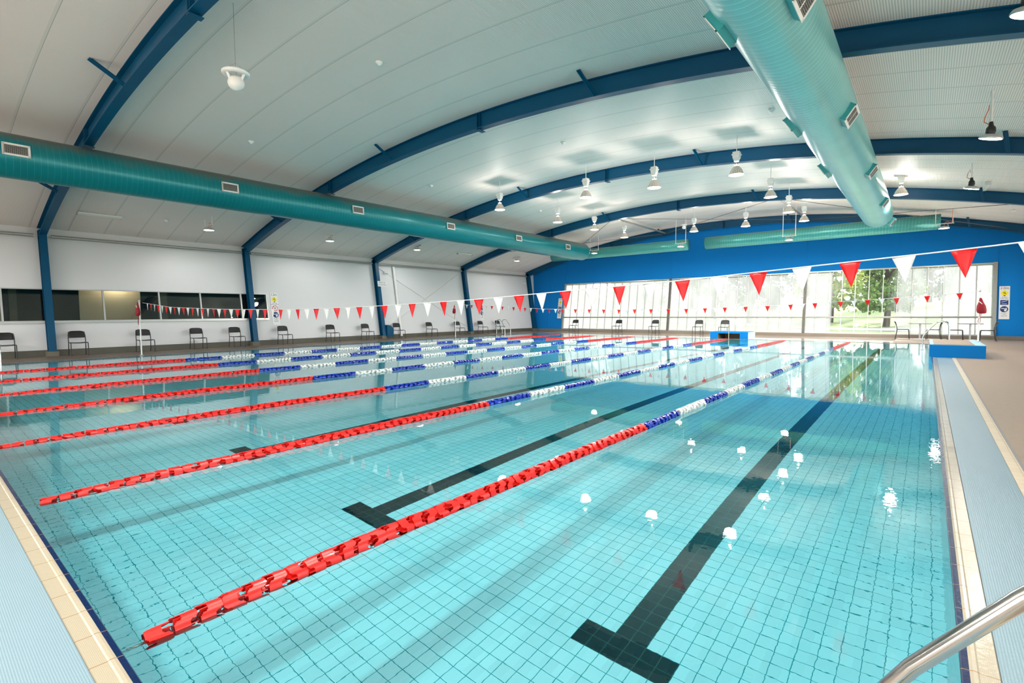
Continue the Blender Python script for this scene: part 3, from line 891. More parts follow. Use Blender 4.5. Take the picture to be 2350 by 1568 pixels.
PND = [(-12.96, 14.4, 5.32, 'leftmost lamp of the nearest row of four pendants'),
       (-9.12, 14.38, 5.21, 'second pendant from left in the nearest row of four'),
       (-6.68, 14.33, 5.13, 'third pendant from left in the nearest row of four'),
       (-4.33, 14.42, 5.12, 'rightmost and largest looking pendant of the nearest row'),
       (-12.59, 17.8, 5.25, 'pendant just above the left duct between the first and third arches'),
       (-12.58, 20.9, 5.31, 'left pendant overlapping the fourth blue arch'),
       (-12.68, 24.2, 5.31, 'left pendant in the last bay beside the grey strut tube'),
       (-4.32, 18.32, 5.17, 'pendant left of the right duct, second going away'),
       (-4.30, 21.13, 5.08, 'pendant right above the two-rod floodlight near the right duct'),
       (-4.38, 24.66, 5.24, 'farthest pendant beside the right duct'),
       (-6.65, 24.25, 5.22, 'pendant in front of the blue wall, right of centre'),
       (-8.9, 23.95, 5.19, 'pendant in front of the blue wall next to the white globe'),
       (-0.92, 20.7, 5.15, 'only pendant to the right of the right duct')]
# added unseen lamps over and behind the camera, to light the foreground
PND += [(x, y, 5.15, 'added unseen fill light, ' + t) for x, y, t in
        ((-4.3, 2.6, 'above the first lane'), (-1.0, 2.6, 'above the right pool edge'), (-.9, -1.5, 'behind the right pool corner'), (-4.3, -1.5, 'behind the near pool end'),
         (-8.9, -2.6, 'behind the near end, third from right'), (-12.6, -2.8, 'behind the near end, fourth from right'), (-16.9, -2.8, 'behind the near end, fifth from right'), (-20.5, -2.8, 'behind the near end, at the left wall'), (-4.3, -5.2, 'by the near wall, right'), (-11.0, -5.2, 'by the near wall, middle'))]
pproto = make_pendant()
pk = list(pproto.children)
for i, (x, y, z, t) in enumerate(PND):
    if i == 0: o = pproto
    else:
        o = pproto.copy(); C.objects.link(o)
        for ch in pk:
            c = ch.copy(); C.objects.link(c); c.parent = o
    o.location = (x, y, z)
    tag(o, 'white ribbed bell lamp, ' + t, 'pendant lamp', 'lit bell pendants under the ceiling')
    top = zc(x) - z
    for ch in (pk if i == 0 else [c for c in o.children]):
        if ch.name.startswith('cord'):
            me = ch.data.copy(); ch.data = me
            for v in me.vertices:
                if v.co.z > 1.5: v.co.z = top
# ------------------------------------------------------------------ floodlights
def make_flood(rod, two, tilt=(0, 0)):
    root = empty('floodlight')
    mb = MB(); mb.lathe([(.001, .085), (.10, .08), (.165, .05), (.18, .02), (.18, .0), (.168, -.006)], 32); hd = mb.build('lamp_body', MAT['alu'] , root)
    mb = MB(); mb.lathe([(.168, -.004), (.1, -.012), (.001, -.016)], 32); ln = mb.build('lens', MAT['lamp_lens'], root)
    hd.rotation_euler = (tilt[0], tilt[1], 0); ln.rotation_euler = (tilt[0], tilt[1], 0)
    if two:
        mb = MB(); mb.tube([(-.31, 0, .19), (.31, 0, .19)], .014, 8); mb.build('cross_bar', MAT['white_plastic'], root)
        for sx in (-.27, .27):
            mb = MB(); mb.tube([(sx, 0, .19), (sx, 0, rod)], .013, 8); mb.build('rod', MAT['white_plastic'], root)
        mb = MB(); mb.tube([(-.13, 0, .04), (-.13, 0, .13), (-.09, 0, .175), (.09, 0, .175), (.13, 0, .13), (.13, 0, .04)], .01, 6); mb.build('yoke', MAT['alu'], root)
        mb = MB(); mb.tube([(.0, 0, .09), (.02, 0, .2), (.08, 0, .27), (.15, 0, .24), (.2, 0, .2), (.25, 0, .26), (.255, 0, min(rod, .75))], .009, 6); mb.build('cable', MAT['cord'], root)
    else:
        mb = MB(); mb.lathe([(.05, .07), (.075, .12), (.07, .2), (.04, .24), (.03, .31), (.001, .31)], 16); mb.build('driver', MAT['black_plastic'], root)
        mb = MB(); mb.tube([(0, 0, .3), (0, 0, rod)], .022, 8); mb.build('rod', MAT['white_plastic'], root)
        pass
        mb = MB(); mb.tube([(-.03, 0, .27), (-.10, 0, .33), (-.09, 0, .42), (-.04, 0, .55), (-.035, 0, rod - .25)], .008, 6); mb.build('cable', MAT['cord'], root)
    lamp_light(root, -.05, FLOOD_W, (1.0, .98, .95), .15, 172)
    return root
FL = [(-21.2, 7.1, 4.56, 1, 'above the left wall windows'), (-21.35, 12.2, 4.70, 1, 'above the left wall in the second bay'), (-21.45, 17.4, 4.78, 1, 'above the left wall right of the rescue station column'),
      (-21.16, 25.6, 4.78, 1, 'above the left wall in the last bay'), (-16.19, 27.1, 5.0, 1, 'beside the end of the left duct'), (-10.75, 27.1, 4.93, 1, 'at the gap between the two cross ducts'),
      (-5.39, 27.0, 4.76, 1, 'before the right cross duct near the big duct'), (.29, 26.6, 4.64, 1, 'at the right end of the cross duct'),
      (.69, 12.75, 4.56, 0, 'on a single rod at right under the ribbed ceiling'), (.72, 18.82, 4.73, 0, 'on a single rod at right beyond the third arch'), (.70, 8.3, 4.88, 0, 'cut off by the upper right picture corner')]
for i, (x, y, z, two, t) in enumerate(FL):
    o = make_flood(zc(x) - z, two, (0, 0) if two else (.12, .25))
    o.location = (x, y, z)
    if two: o.rotation_euler = (0, 0, 0.1)
    tag(o, ('lit floodlight on two rods, ' if two else 'lit floodlight with black driver, ') + t, 'floodlight', 'round floodlights under the ceiling')
# fluorescent battens
for (p, q, t) in (((-22.05, 3.45), (-22.05, 4.62), 'above the left wall windows'), ((-21.64, 20.63), (-21.64, 21.8), 'above the left wall in the fourth bay'), ((1.15, 21.3), (1.28, 22.3), 'at far right behind a floodlight')):
    x = (p[0] + q[0]) / 2; z = zc(x) - .06
    r_ = empty('fluorescent_batten', (x, (p[1] + q[1]) / 2, z))
    h = (q[1] - p[1]) / 2
    mb = MB(); mb.box(-.07, .07, -h, h, .02, .06); mb.build('housing', MAT['white_plastic'], r_)
    mb = MB(); mb.tube([(0, -h + .02, 0.0), (0, h - .02, 0.0)], .045, 12); mb.build('diffuser', MAT['tube_off'], r_)
    for s_ in (-1, 1):
        mb = MB(); mb.box(-.06, .06, s_ * h - .02, s_ * h + .02, -.045, .05); mb.build('end_cap', MAT['alu'], r_)
    tag(r_, 'unlit grey fluorescent batten ' + t, 'ceiling light')
# smoke detectors
DET = [(-9.0, 6.03, 'in the bay before the second arch, right of the big hanging globe'), (-14.9, 6.0, 'above the left duct at left'), (-8.84, 12.6, 'between the second and third arches, centre'), (-3.12, 12.83, 'beside the right duct'), (-21.88, 5.93, 'above the left wall windows'), (-14.82, 12.59, 'in the reflected light patch over the left duct'), (-14.59, 19.26, 'between third and fourth arches at left'), (-20.83, 18.35, 'under the left duct in the fourth bay'), (2.28, 26.36, 'in the farthest bay at right')]
dp = None
for i, (x, y, t) in enumerate(DET):
    if dp is None:
        mb = MB(); mb.lathe([(.001, -.075), (.035, -.07), (.042, -.045), (.055, -.04), (.075, -.02), (.08, 0), (.001, 0)], 20)
        dp = mb.build('smoke_detector', MAT['white_plastic']); o = dp
    else:
        o = dp.copy(); C.objects.link(o)
    o.location = (x, y, zc(x) - .002)
    tag(o, 'white smoke detector ' + t, 'smoke detector', 'smoke detectors on the ceiling')
# hanging globes
def globe(x, y, z, k, t):
    r_ = empty('hanging_globe', (x, y, z))
    mb = MB(); mb.lathe([(.001, -.17), (.07, -.155), (.115, -.11), (.13, -.05), (.115, .01), (.07, .05), (.001, .07)], 32); mb.build('globe', MAT['white_plastic'], r_)
    mb = MB(); mb.lathe([(.11, .10), (.13, .075), (.20, .08), (.215, .10), (.215, .12), (.20, .135), (.12, .13), (.11, .10)], 40); mb.build('ring', MAT['white_plastic'], r_)
    for a in (.6, 2.7, 4.8):
        mb = MB(); c_, s_ = math.cos(a), math.sin(a)
        mb.tube([(.10 * c_, .10 * s_, .0), (.145 * c_, .145 * s_, .09)], .022, 8); mb.build('bracket', MAT['white_plastic'], r_)
    mb = MB()
    for a in (.6, 2.7, 4.8): mb.tube([(.18 * math.cos(a), .18 * math.sin(a), .13), (0, 0, .27)], .0025, 5)
    mb.tube([(0, 0, .26), (0, 0, (zc(x) - z) / k)], .005, 6)
    mb.build('wire', MAT['galv'], r_)
    r_.scale = (k, k, k)
    r_.rotation_euler = (.0, .0, 0)
    tag(r_, t, 'hanging globe')
globe(-9.2, 3.28, 5.28, 1.0, 'white globe under a white ring hanging on a wire at upper left')
globe(-10.5, 26.9, 5.97, .8, 'small distant white globe hanging in front of the blue wall')

# ------------------------------------------------------------------ chairs
def make_chair():
    """faces +x; the origin on the floor under the seat centre"""
    root = empty('stacking_chair')
    mb = MB()
    n = 8
    for i in range(n):      # seat: slightly dished slab
        y0 = -.215 + .43 * i / n; y1 = -.215 + .43 * (i + 1) / n
        d0 = -.012 * (1 - (y0 / .215) ** 2); d1 = -.012 * (1 - (y1 / .215) ** 2)
        mb.hexa([(-.2, y0, .435 + d0), (.225, y0, .43 + d0), (.225, y1, .43 + d1), (-.2, y1, .435 + d1), (-.2, y0, .455 + d0), (.225, y0, .45 + d0), (.225, y1, .45 + d1), (-.2, y1, .455 + d1)])
    mb.build('seat', MAT['black_plastic'], root)
    mb = MB()
    rows = 7; cols = 10
    def bp_(u, v, th):   # u across -1..1, v 0..1 up
        hw = .215 - (.0 if v < .75 else .035 * ((v - .75) / .25) ** 2)
        z = .60 + .235 * v - (.02 * abs(u) ** 6 if v > .9 else 0)
        x = -.215 - .075 * v - .025 * v * v - .02 * (1 - u * u)
        return (x - th, u * hw, z)
    vs = []; fs = []
    for th in (0, .016):
        for j in range(rows + 1):
            for i in range(cols + 1): vs.append(bp_(-1 + 2 * i / cols, j / rows, th))
    q = (rows + 1) * (cols + 1)
    for j in range(rows):
        for i in range(cols):
            a = j * (cols + 1) + i
            fs += [(a, a + 1, a + cols + 2, a + cols + 1), (q + a, q + a + cols + 1, q + a + cols + 2, q + a + 1)]
    for i in range(cols):
        fs += [(i, q + i, q + i + 1, i + 1)]
        a = rows * (cols + 1) + i; fs += [(a, a + 1, q + a + 1, q + a)]
    for j in range(rows):
        a = j * (cols + 1); fs += [(a, a + cols + 1, q + a + cols + 1, q + a)]
        a += cols; fs += [(a, q + a, q + a + cols + 1, a + cols + 1)]
    mb.add(vs, fs, 0, True)
    mb.build('backrest', MAT['black_plastic'], root)
    for s_ in (-1, 1):
        mb = MB(); mb.tube([(.17, s_ * .225, .44), (.20, s_ * .225, .435), (.222, s_ * .225, .41), (.225, s_ * .225, .36), (.245, s_ * .225, 0)], .014, 8); mb.build('front_leg', MAT['black_plastic'], root)
        mb = MB(); mb.tube([(-.285, s_ * .205, .80), (-.245, s_ * .222, .68), (-.215, s_ * .225, .52), (-.205, s_ * .225, .42), (-.225, s_ * .225, .25), (-.27, s_ * .225, 0)], .014, 8); mb.build('rear_leg', MAT['black_plastic'], root)
        mb = MB(); mb.tube([(-.21, s_ * .222, .44), (.19, s_ * .222, .44)], .014, 8); mb.build('seat_rail', MAT['black_plastic'], root)
    return root
cproto = make_chair(); ck = list(cproto.children)
LC = [(1.58, 'cut off by the left picture edge'), (3.34, 'right of the first blue column'), (5.25, 'behind the near left flag post'), (7.01, 'under the dark windows, fourth from left'), (8.47, 'just left of the second blue column'),
      (10.52, 'below the 1.2m depth sign'), (12.88, 'midway between the second and third columns'), (14.87, 'just left of the rescue station column'), (16.88, 'in front of the white downpipe'),
      (19.24, 'under the crossing wall braces'), (21.52, 'behind the far left flag post'), (23.63, 'under the far left depth sign'), (25.36, 'seen through the far pool ladder')]
CH = [(-22.45, y, random.uniform(-.04, .04), 'black stacking chair against the white left wall, ' + t, 'chairs in a row along the left wall') for y, t in LC]
CH += [(x, 29.3, -PI / 2 + random.uniform(-.05, .05), 'black stacking chair against the far glazing, ' + t, 'chairs in a row under the far glazing') for x, t in
       ((-19.09, 'first from the blue corner'), (-15.76, 'second from the blue corner'), (-13.24, 'just right of the first dark glazing post'), (-10.52, 'left of the blue box opening'), (-9.04, 'directly above the blue box opening'))]
CH += [(-.98, 28.9, 0.05, 'black chair at the left cafe table, facing right', 'chairs at the cafe tables'), (.12, 29.05, PI - .1, 'black chair at the left cafe table, facing left beside the ladder', 'chairs at the cafe tables'),
       (.86, 28.85, 0.0, 'black chair at the right cafe table, facing right behind the ladder', 'chairs at the cafe tables'), (1.86, 28.6, PI, 'black chair at the right cafe table, next to the far right corner', 'chairs at the cafe tables')]
for i, (x, y, rz, lab, grp) in enumerate(CH):
    if i == 0: o = cproto
    else:
        o = cproto.copy(); C.objects.link(o)
        for ch in ck:
            c = ch.copy(); C.objects.link(c); c.parent = o
    o.location = (x, y, .012); o.rotation_euler = (0, 0, rz)
    tag(o, lab, 'chair', grp)
for x, t in ((-.36, 'left'), (1.33, 'right')):
    r_ = empty('cafe_table', (x, 28.95, .012))
    mb = MB(); mb.lathe([(.001, .70), (.42, .70), (.43, .71), (.43, .722), (.42, .725), (.001, .725)], 40); mb.build('table_top', MAT['table_top'], r_)
    mb = MB(); mb.tube([(0, 0, .02), (0, 0, .70)], .035, 12); mb.build('pedestal', MAT['alu'], r_)
    mb = MB(); mb.lathe([(.001, .03), (.05, .028), (.23, .012), (.24, 0), (.001, 0)], 28); mb.build('table_base', MAT['alu'], r_)
    tag(r_, 'round grey cafe table on a steel pedestal, %s of the two by the glazing' % t, 'table', 'cafe tables by the far glazing')

# ------------------------------------------------------------------ blue blocks
r_ = empty('starting_platform', (.535, 19.5, .012))
mb = MB(); mb.box(-.585, .585, -1.5, 1.5, 0, .345); mb.build('platform_body', MAT['blue_wall'], r_)
mb = MB(); mb.box(-.585, .585, -1.5, 1.5, .345, .358); mb.build('platform_rim', mat('pale_blue_rim', (.30, .52, .66), .4), r_)
mb = MB(); mb.box(-.50, .36, -1.5, 1.47, .358, .366); mb.build('platform_top', MAT['deck'], r_)
tag(r_, 'low blue block with tan tiled top at the right pool edge', 'platform')
r_ = empty('starting_platform', (-7.54, 25.66, 0))
mb = MB()
X0_, X1_, Z = -.88, .88, .35
mb.box(X0_, -.52, -.62, .62, 0, Z); mb.box(.51, X1_, -.62, .62, 0, Z); mb.box(-.52, .51, -.62, .62, .27, Z); mb.box(-.52, .51, .5, .62, 0, .27)
mb.build('platform_body', MAT['blue_wall'], r_)
mb = MB(); mb.box(-.515, .505, .46, .5, .012, .27); mb.box(-.52, -.5, -.6, .5, .012, .27); mb.build('recess_lining', mat('brown_recess', (.26, .19, .11), .7), r_)
mb = MB(); mb.box(X1_, X1_ + .012, -.62, .62, 0.01, Z - .01); mb.build('side_panel', mat('pale_panel', (.55, .68, .80), .4), r_)
mb = MB(); mb.tube([(.02, -.68, -.3), (.02, -.68, Z + .01)], .015, 8); mb.build('post', MAT['cream'], r_)
tag(r_, 'blue box with a dark opening at the far pool edge', 'platform')

# ------------------------------------------------------------------ ladders
def ladder(x, y0, y1, sgn, label, zb=0.0):
    """rails curve down towards the water; sgn +1: deck towards +x"""
    r_ = empty('pool_ladder', (x, y0, 0))
    for y in (0, y1 - y0):
        p = [(.46, zb), (.45, .78), (.43, .86), (.38, .915), (.28, .935), (.18, .935), (.12, .90), (.02, .79), (-.14, .58), (-.20, .48), (-.225, .40), (-.225, .05), (-.22, -.75)]
        mb = MB(); mb.tube([(sgn * a, y, z) for a, z in p], .0175, 12); mb.build('ladder_rail', MAT['chrome'], r_)
    for z in (.04, -.25, -.52):
        mb = MB(); mb.box(min(sgn * -.27, sgn * -.17), max(sgn * -.27, sgn * -.17), 0.0, y1 - y0, z - .012, z + .012); mb.build('ladder_step', MAT['chrome'], r_)
    tag(r_, label, 'pool ladder')
ladder(0.0, .84, .31, 1, 'steel ladder handrail blurred at the lower right corner', .012)
ladder(0.0, 21.55, 22.05, 1, 'steel pool ladder behind the low blue block at right')
ladder(-W, 23.25, 23.8, -1, 'steel pool ladder at the far left side of the pool')
ladder(-W + .0, 1.26, .75, -1, 'steel pool ladder cut off by the left picture edge')

# ------------------------------------------------------------------ flag posts, bunting
def post(x, y, h, z0, label):
    r_ = empty('flag_post', (x, y, z0))
    mb = MB(); mb.tube([(0, 0, 0), (0, 0, h)], .021, 12); mb.build('pole', MAT['white_plastic'], r_)
    mb = MB(); mb.lathe([(.001, 0.0), (.06, 0.0), (.06, .012), (.03, .02), (.001, .02)], 16); mb.build('foot', MAT['alu'], r_)
    mb = MB(); mb.lathe([(.022, h - .03), (.032, h - .02), (.032, h + .01), (.012, h + .03), (.001, h + .035)], 12); mb.build('cap', MAT['alu'], r_)
    tag(r_, label, 'flag post')
post(-20.6, 4.65, 1.84, .012, 'white flag post with red bag at the near left poolside')
post(.95, 4.8, 1.95, .014, 'white flag post at the near right poolside, outside the picture')
post(-20.75, 19.5, 1.84, .012, 'white flag post at the far left poolside')
post(1.07, 20.0, 1.52, .378, 'white flag post on the low blue block at right')
def bag(x, y, z, s_, label):
    r_ = empty('rescue_bag', (x, y, z))
    mb = MB()
    prof = [(-.38, .055), (-.36, .10), (-.28, .115), (-.15, .10), (-.05, .06), (.05, .035), (.09, .02)]
    n = 16; vs = []; fs = []
    for k, (zz, w_) in enumerate(prof):
        for i in range(n):
            a = 2 * PI * i / n
            vs.append((s_ * .06 * (1 - k / 7) + w_ * math.cos(a), .6 * w_ * math.sin(a) - .04, zz))
    for k in range(len(prof) - 1):
        for i in range(n): fs.append((k * n + i, k * n + (i + 1) % n, (k + 1) * n + (i + 1) % n, (k + 1) * n + i))
    fs += [tuple(range(n)), tuple(range((len(prof) - 1) * n, len(prof) * n))]
    mb.add(vs, fs, 0, True); mb.build('bag_body', MAT['red_bag'], r_)
    mb = MB(); mb.tube([(.02, -.04, -.36), (.0, -.05, -.5), (-.03, -.05, -.62), (.0, -.05, -.68), (.03, -.05, -.62), (.03, -.05, -.45), (.05, -.04, -.36)], .006, 6); mb.build('cord_loop', MAT['red_bag'], r_)
    mb = MB(); mb.tube([(-.03, -.07, -.02), (0, -.09, -.04), (.05, -.085, -.1)], .012, 6); mb.build('strap', MAT['white_cloth'], r_)
    tag(r_, label, 'bag')
bag(-20.6, 4.65, 1.72, -1, 'dark red drawstring bag hanging on the near left flag post')
bag(1.07, 20.0, 1.60, 1, 'dark red drawstring bag hanging on the right flag post')
bag(-20.75, 19.5, 1.72, -1, 'small dark red bag on the far left flag post')
bag(2.95, 26.6, 1.95, 1, 'dark red bag at the right picture edge before the blue wall')
post(3.0, 26.66, 1.9, .012, 'white post carrying the red bag at the right picture edge')

def interp(pts, x):
    if x <= pts[0][0]: return pts[0][1]
    for (a, za), (b2, zb) in zip(pts[:-1], pts[1:]):
        if x <= b2: return za + (zb - za) * (x - a) / (b2 - a)
    return pts[-1][1]
NEARZ = [(-20.6, 1.785), (-17.85, 1.60), (-15.5, 1.535), (-13.3, 1.485), (-10.6, 1.456), (-9.08, 1.462), (-7.54, 1.48), (-6.75, 1.50), (-5.03, 1.545), (-3.6, 1.61), (-2.08, 1.675), (-.63, 1.765), (.07, 1.808), (.95, 1.88)]
FARZ = [(-20.75, 1.85), (-18.9, 1.76), (-16.27, 1.62), (-15.15, 1.54), (-11.24, 1.465), (-7.81, 1.455), (-4.68, 1.535), (-2.4, 1.65), (-.11, 1.78), (1.07, 1.885)]
def line(pts, Y, name, label):
    xs_ = [pts[0][0] + (pts[-1][0] - pts[0][0]) * i / 60 for i in range(61)]
    mb = MB()
    mb.tube([(x, Y, interp(pts, x)) for x in xs_], .006, 6)
    tag(mb.build(name, MAT['white_cloth']), label, 'line')
line(NEARZ, 4.75, 'flag_line', 'white cord carrying the large near row of pennants')
line(FARZ, 20.0, 'flag_line', 'white cord carrying the small distant row of pennants')
def make_flag(name, mt, w_, h_):
    mb = MB(); n = 6
    vs = []; fs = []
    for th in (0, .0016):
        for j in range(n + 1):
            v = j / n; hw = w_ / 2 * (1 - v) + .001
            for i in range(5):
                u = -1 + i / 2
                vs.append((u * hw, th + .012 * math.sin(v * 2.2) * (1 - u * u * .6) + .008 * u * (1 - v), -h_ * v))
    q = 5 * (n + 1)
    for j in range(n):
        for i in range(4):
            a = j * 5 + i
            fs += [(a, a + 1, a + 6, a + 5), (q + a, q + a + 5, q + a + 6, q + a + 1)]
        a = j * 5; fs += [(a, a + 5, q + a + 5, q + a)]; a += 4; fs += [(a, q + a, q + a + 5, a + 5)]
    for i in range(4): fs += [(i, q + i, q + i + 1, i + 1)]; 
    mb.add(vs, fs, 0, True)
    return mb.build(name, mt)
def bunting(pts, Y, x_red, step, w_, h_, near):
    pr = {}
    k = 0
    x = x_red
    while x > pts[0][0] + .15:
        red = (k % 2 == 0)
        key = 'red' if red else 'white'
        if key not in pr:
            o = pr[key] = make_flag('pennant', MAT[key + '_cloth'], w_, h_)
        else:
            o = pr[key].copy(); C.objects.link(o)
        o.location = (x, Y, interp(pts, x) - .004)
        sl = (interp(pts, x + .1) - interp(pts, x - .1)) / .2
        o.rotation_euler = (random.uniform(-.05, .05), -math.atan(sl), random.uniform(-.18, .18))
        tag(o, '%s triangular pennant hanging in the %s row of bunting' % (key, 'large near' if near else 'small distant'), 'pennant', '%s pennants of the %s bunting line' % (key, 'near' if near else 'far'))
        x -= step; k += 1
bunting(NEARZ, 4.75, .069, .367, .155, .215, True)
bunting(NEARZ, 4.75, .069 + .367 * 1 + .0, 99, .155, .215, True) if False else None
o = make_flag('pennant', MAT['white_cloth'], .155, .215); o.location = (.44, 4.75, interp(NEARZ, .44) - .004); o.rotation_euler = (0, -.09, .1)
tag(o, 'white pennant cut off by the right picture edge', 'pennant', 'white pennants of the near bunting line')
bunting(FARZ, 20.0, .61, .3805, .15, .205, False)

# ------------------------------------------------------------------ lane ropes
def float_mesh(name, mt, n=60, st=6):
    """open barrel: end tabs staggered by 60 degrees around a full centre band, inner disc and hub"""
    mb = MB(); R0, R1 = .055, .0515; hl = .0475; bw = .013
    def shell(y0, y1, keep, ro, ri):
        for k in range(n):
            if not keep(k): continue
            a0 = 2 * PI * k / n; a1 = 2 * PI * (k + 1) / n
            c0, s0, c1, s1 = math.cos(a0), math.sin(a0), math.cos(a1), math.sin(a1)
            mb.hexa([(ri * c0, y0, ri * s0), (ro * c0, y0, ro * s0), (ro * c0, y1, ro * s0), (ri * c0, y1, ri * s0), (ri * c1, y0, ri * s1), (ro * c1, y0, ro * s1), (ro * c1, y1, ro * s1), (ri * c1, y1, ri * s1)])
    shell(-bw, bw, lambda k: True, R0, R1)
    ln = hl - bw
    for j in range(st):    # rounded tabs: wide with a fillet at the band, round at the tip
        f = (j + .5) / st
        half = n / 6 * (.56 + .44 * (1 - math.sqrt(1 - (1 - min(1, f / .35)) ** 2)) - .30 * max(0, (f - .6) / .4) ** 2.2)
        ya, yb = bw + ln * j / st, bw + ln * (j + 1) / st
        shell(ya, yb, lambda k: abs(((k + .5) % (n // 3)) - n / 6) < half, R0, R1)
        shell(-yb, -ya, lambda k: abs(((k + .5 + n // 6) % (n // 3)) - n / 6) < half, R0, R1)
    # inner disc, hub and spokes
    m_ = 24
    for y0, y1, ro in ((-.0035, .0035, R1), (-hl, hl, .013)):
        vs = [(ro * math.cos(2 * PI * k / m_), y, ro * math.sin(2 * PI * k / m_)) for y in (y0, y1) for k in range(m_)]
        mb.add(vs, [(k, (k + 1) % m_, m_ + (k + 1) % m_, m_ + k) for k in range(m_)] + [tuple(range(m_)), tuple(range(m_, 2 * m_))], 0, False)
    for a in (0, PI / 3 * 2, PI / 3 * 4):
        for (o_, ya, yb) in ((0, .0035, hl * .9), (PI / 3, -hl * .9, -.0035)):
            c_, s_ = math.cos(a + o_ + PI / 3 * 0), math.sin(a + o_)
            px_, pz_ = -s_ * .0018, c_ * .0018
            mb.hexa([(.012 * c_ - px_, ya, .012 * s_ - pz_), (R1 * c_ - px_, ya, R1 * s_ - pz_), (R1 * c_ - px_, yb, R1 * s_ - pz_), (.012 * c_ - px_, yb, .012 * s_ - pz_), (.012 * c_ + px_, ya, .012 * s_ + pz_), (R1 * c_ + px_, ya, R1 * s_ + pz_), (R1 * c_ + px_, yb, R1 * s_ + pz_), (.012 * c_ + px_, yb, .012 * s_ + pz_)])
    o = mb.build(name, mt)
    me = o.data
    bpy.data.objects.remove(o, do_unlink=True)
    return me
FML = {c: float_mesh('lane_float_far', MAT[c + '_float'], 24, 3) for c in ('red', 'blue', 'white')}
FM = {c: float_mesh('lane_float', MAT[c + '_float']) for c in ('red', 'blue', 'white')}
FMD = {c: (np.array([v.co[:] for v in FML[c].vertices]), [tuple(p.vertices) for p in FML[c].polygons]) for c in FML}
def fcolor(y):
    if y < 4.9 or y > 19.9: return 'red'
    return 'blue' if int(y - 4.9) % 2 == 0 else 'white'
FP = .1
ORD = ['first', 'second', 'third', 'fourth', 'fifth', 'sixth', 'farthest']
for i in range(7):
    X = -2.618 - i * LANE
    st = 0.13
    root = empty('lane_rope', (X, 0, 0))
    tag(root, 'red, blue and white lane rope, %s from the right pool edge' % ('seventh and leftmost' if i == 6 else ORD[i]), 'lane rope', 'lane ropes across the pool')
    rnd = random.Random(i)
    def zf(y):
        e = min(y, 25 - y)
        return .014 - .055 * math.exp(-e / (.55 + .2 * i)) + .003 * math.sin(y * 2.1 + i)
    fl = []
    y = .13
    while y < 24.75:
        fl.append(y); y += FP
    for k, y in enumerate(fl[:100]):
        o = bpy.data.objects.new('lane_float', FM[fcolor(y)])
        C.objects.link(o); o.parent = root
        o.location = (rnd.uniform(-.004, .004), y, zf(y))
        o.rotation_euler = (rnd.uniform(-.09, .09), rnd.uniform(0, 2 * PI / 3) if k < 3 or True else 0, rnd.uniform(-.07, .07))
    # the rest of the floats as one part
    for_mats = [MAT['red_float'], MAT['blue_float'], MAT['white_float']]
    VV = []; FF = []; MM = []
    for y in fl[100:]:
        col = fcolor(y)
        src, fsrc = FMD[col]
        mtx = Matrix.Translation((rnd.uniform(-.003, .003), y, zf(y))) @ Matrix.Rotation(rnd.uniform(0, 2), 4, 'Y') @ Matrix.Rotation(rnd.uniform(-.06, .06), 4, 'X')
        r3 = np.array(mtx.to_3x3()); t3 = np.array(mtx.translation)
        off = sum(len(v) for v in VV) if not VV else OFF
        VV.append(src @ r3.T + t3); OFF = off + len(src)
        FF += [tuple(k + off for k in f) for f in fsrc]
        MM += [('red', 'blue', 'white').index(col)] * len(fsrc)
    me = bpy.data.meshes.new('lane_floats'); me.from_pydata(np.concatenate(VV).tolist(), [], FF)
    me.polygons.foreach_set('material_index', MM)
    for q in for_mats: me.materials.append(q)
    o = bpy.data.objects.new('lane_floats', me); C.objects.link(o); o.parent = root; o['kind'] = 'stuff'
    mb = MB(); mb.tube([(0, y, zf(y) if .2 < y < 24.8 else (-.045 if y < 1 else -.045)) for y in [0.002, .1, .2, .5, 1, 2, 4, 8, 12, 16, 20, 23, 24.2, 24.8, 24.99]], .004, 6)
    mb.build('cable', MAT['chrome'], root)
    mb = MB(); mb.tube([(0, .002, -.035), (0, .03, -.04)], .004, 6)
    mb.tube([(0, .03 + .010 * math.cos(a), -.04 + .010 * math.sin(a)) for a in [k * PI / 6 for k in range(13)]], .0035, 6, cap=False)
    mb.tube([(0, .04, -.04), (0, .05, -.04), (0, .075, -.04), (0, .09, -.04)], [.004, .009, .009, .004], 8)
    mb.build('hook', MAT['chrome'], root)

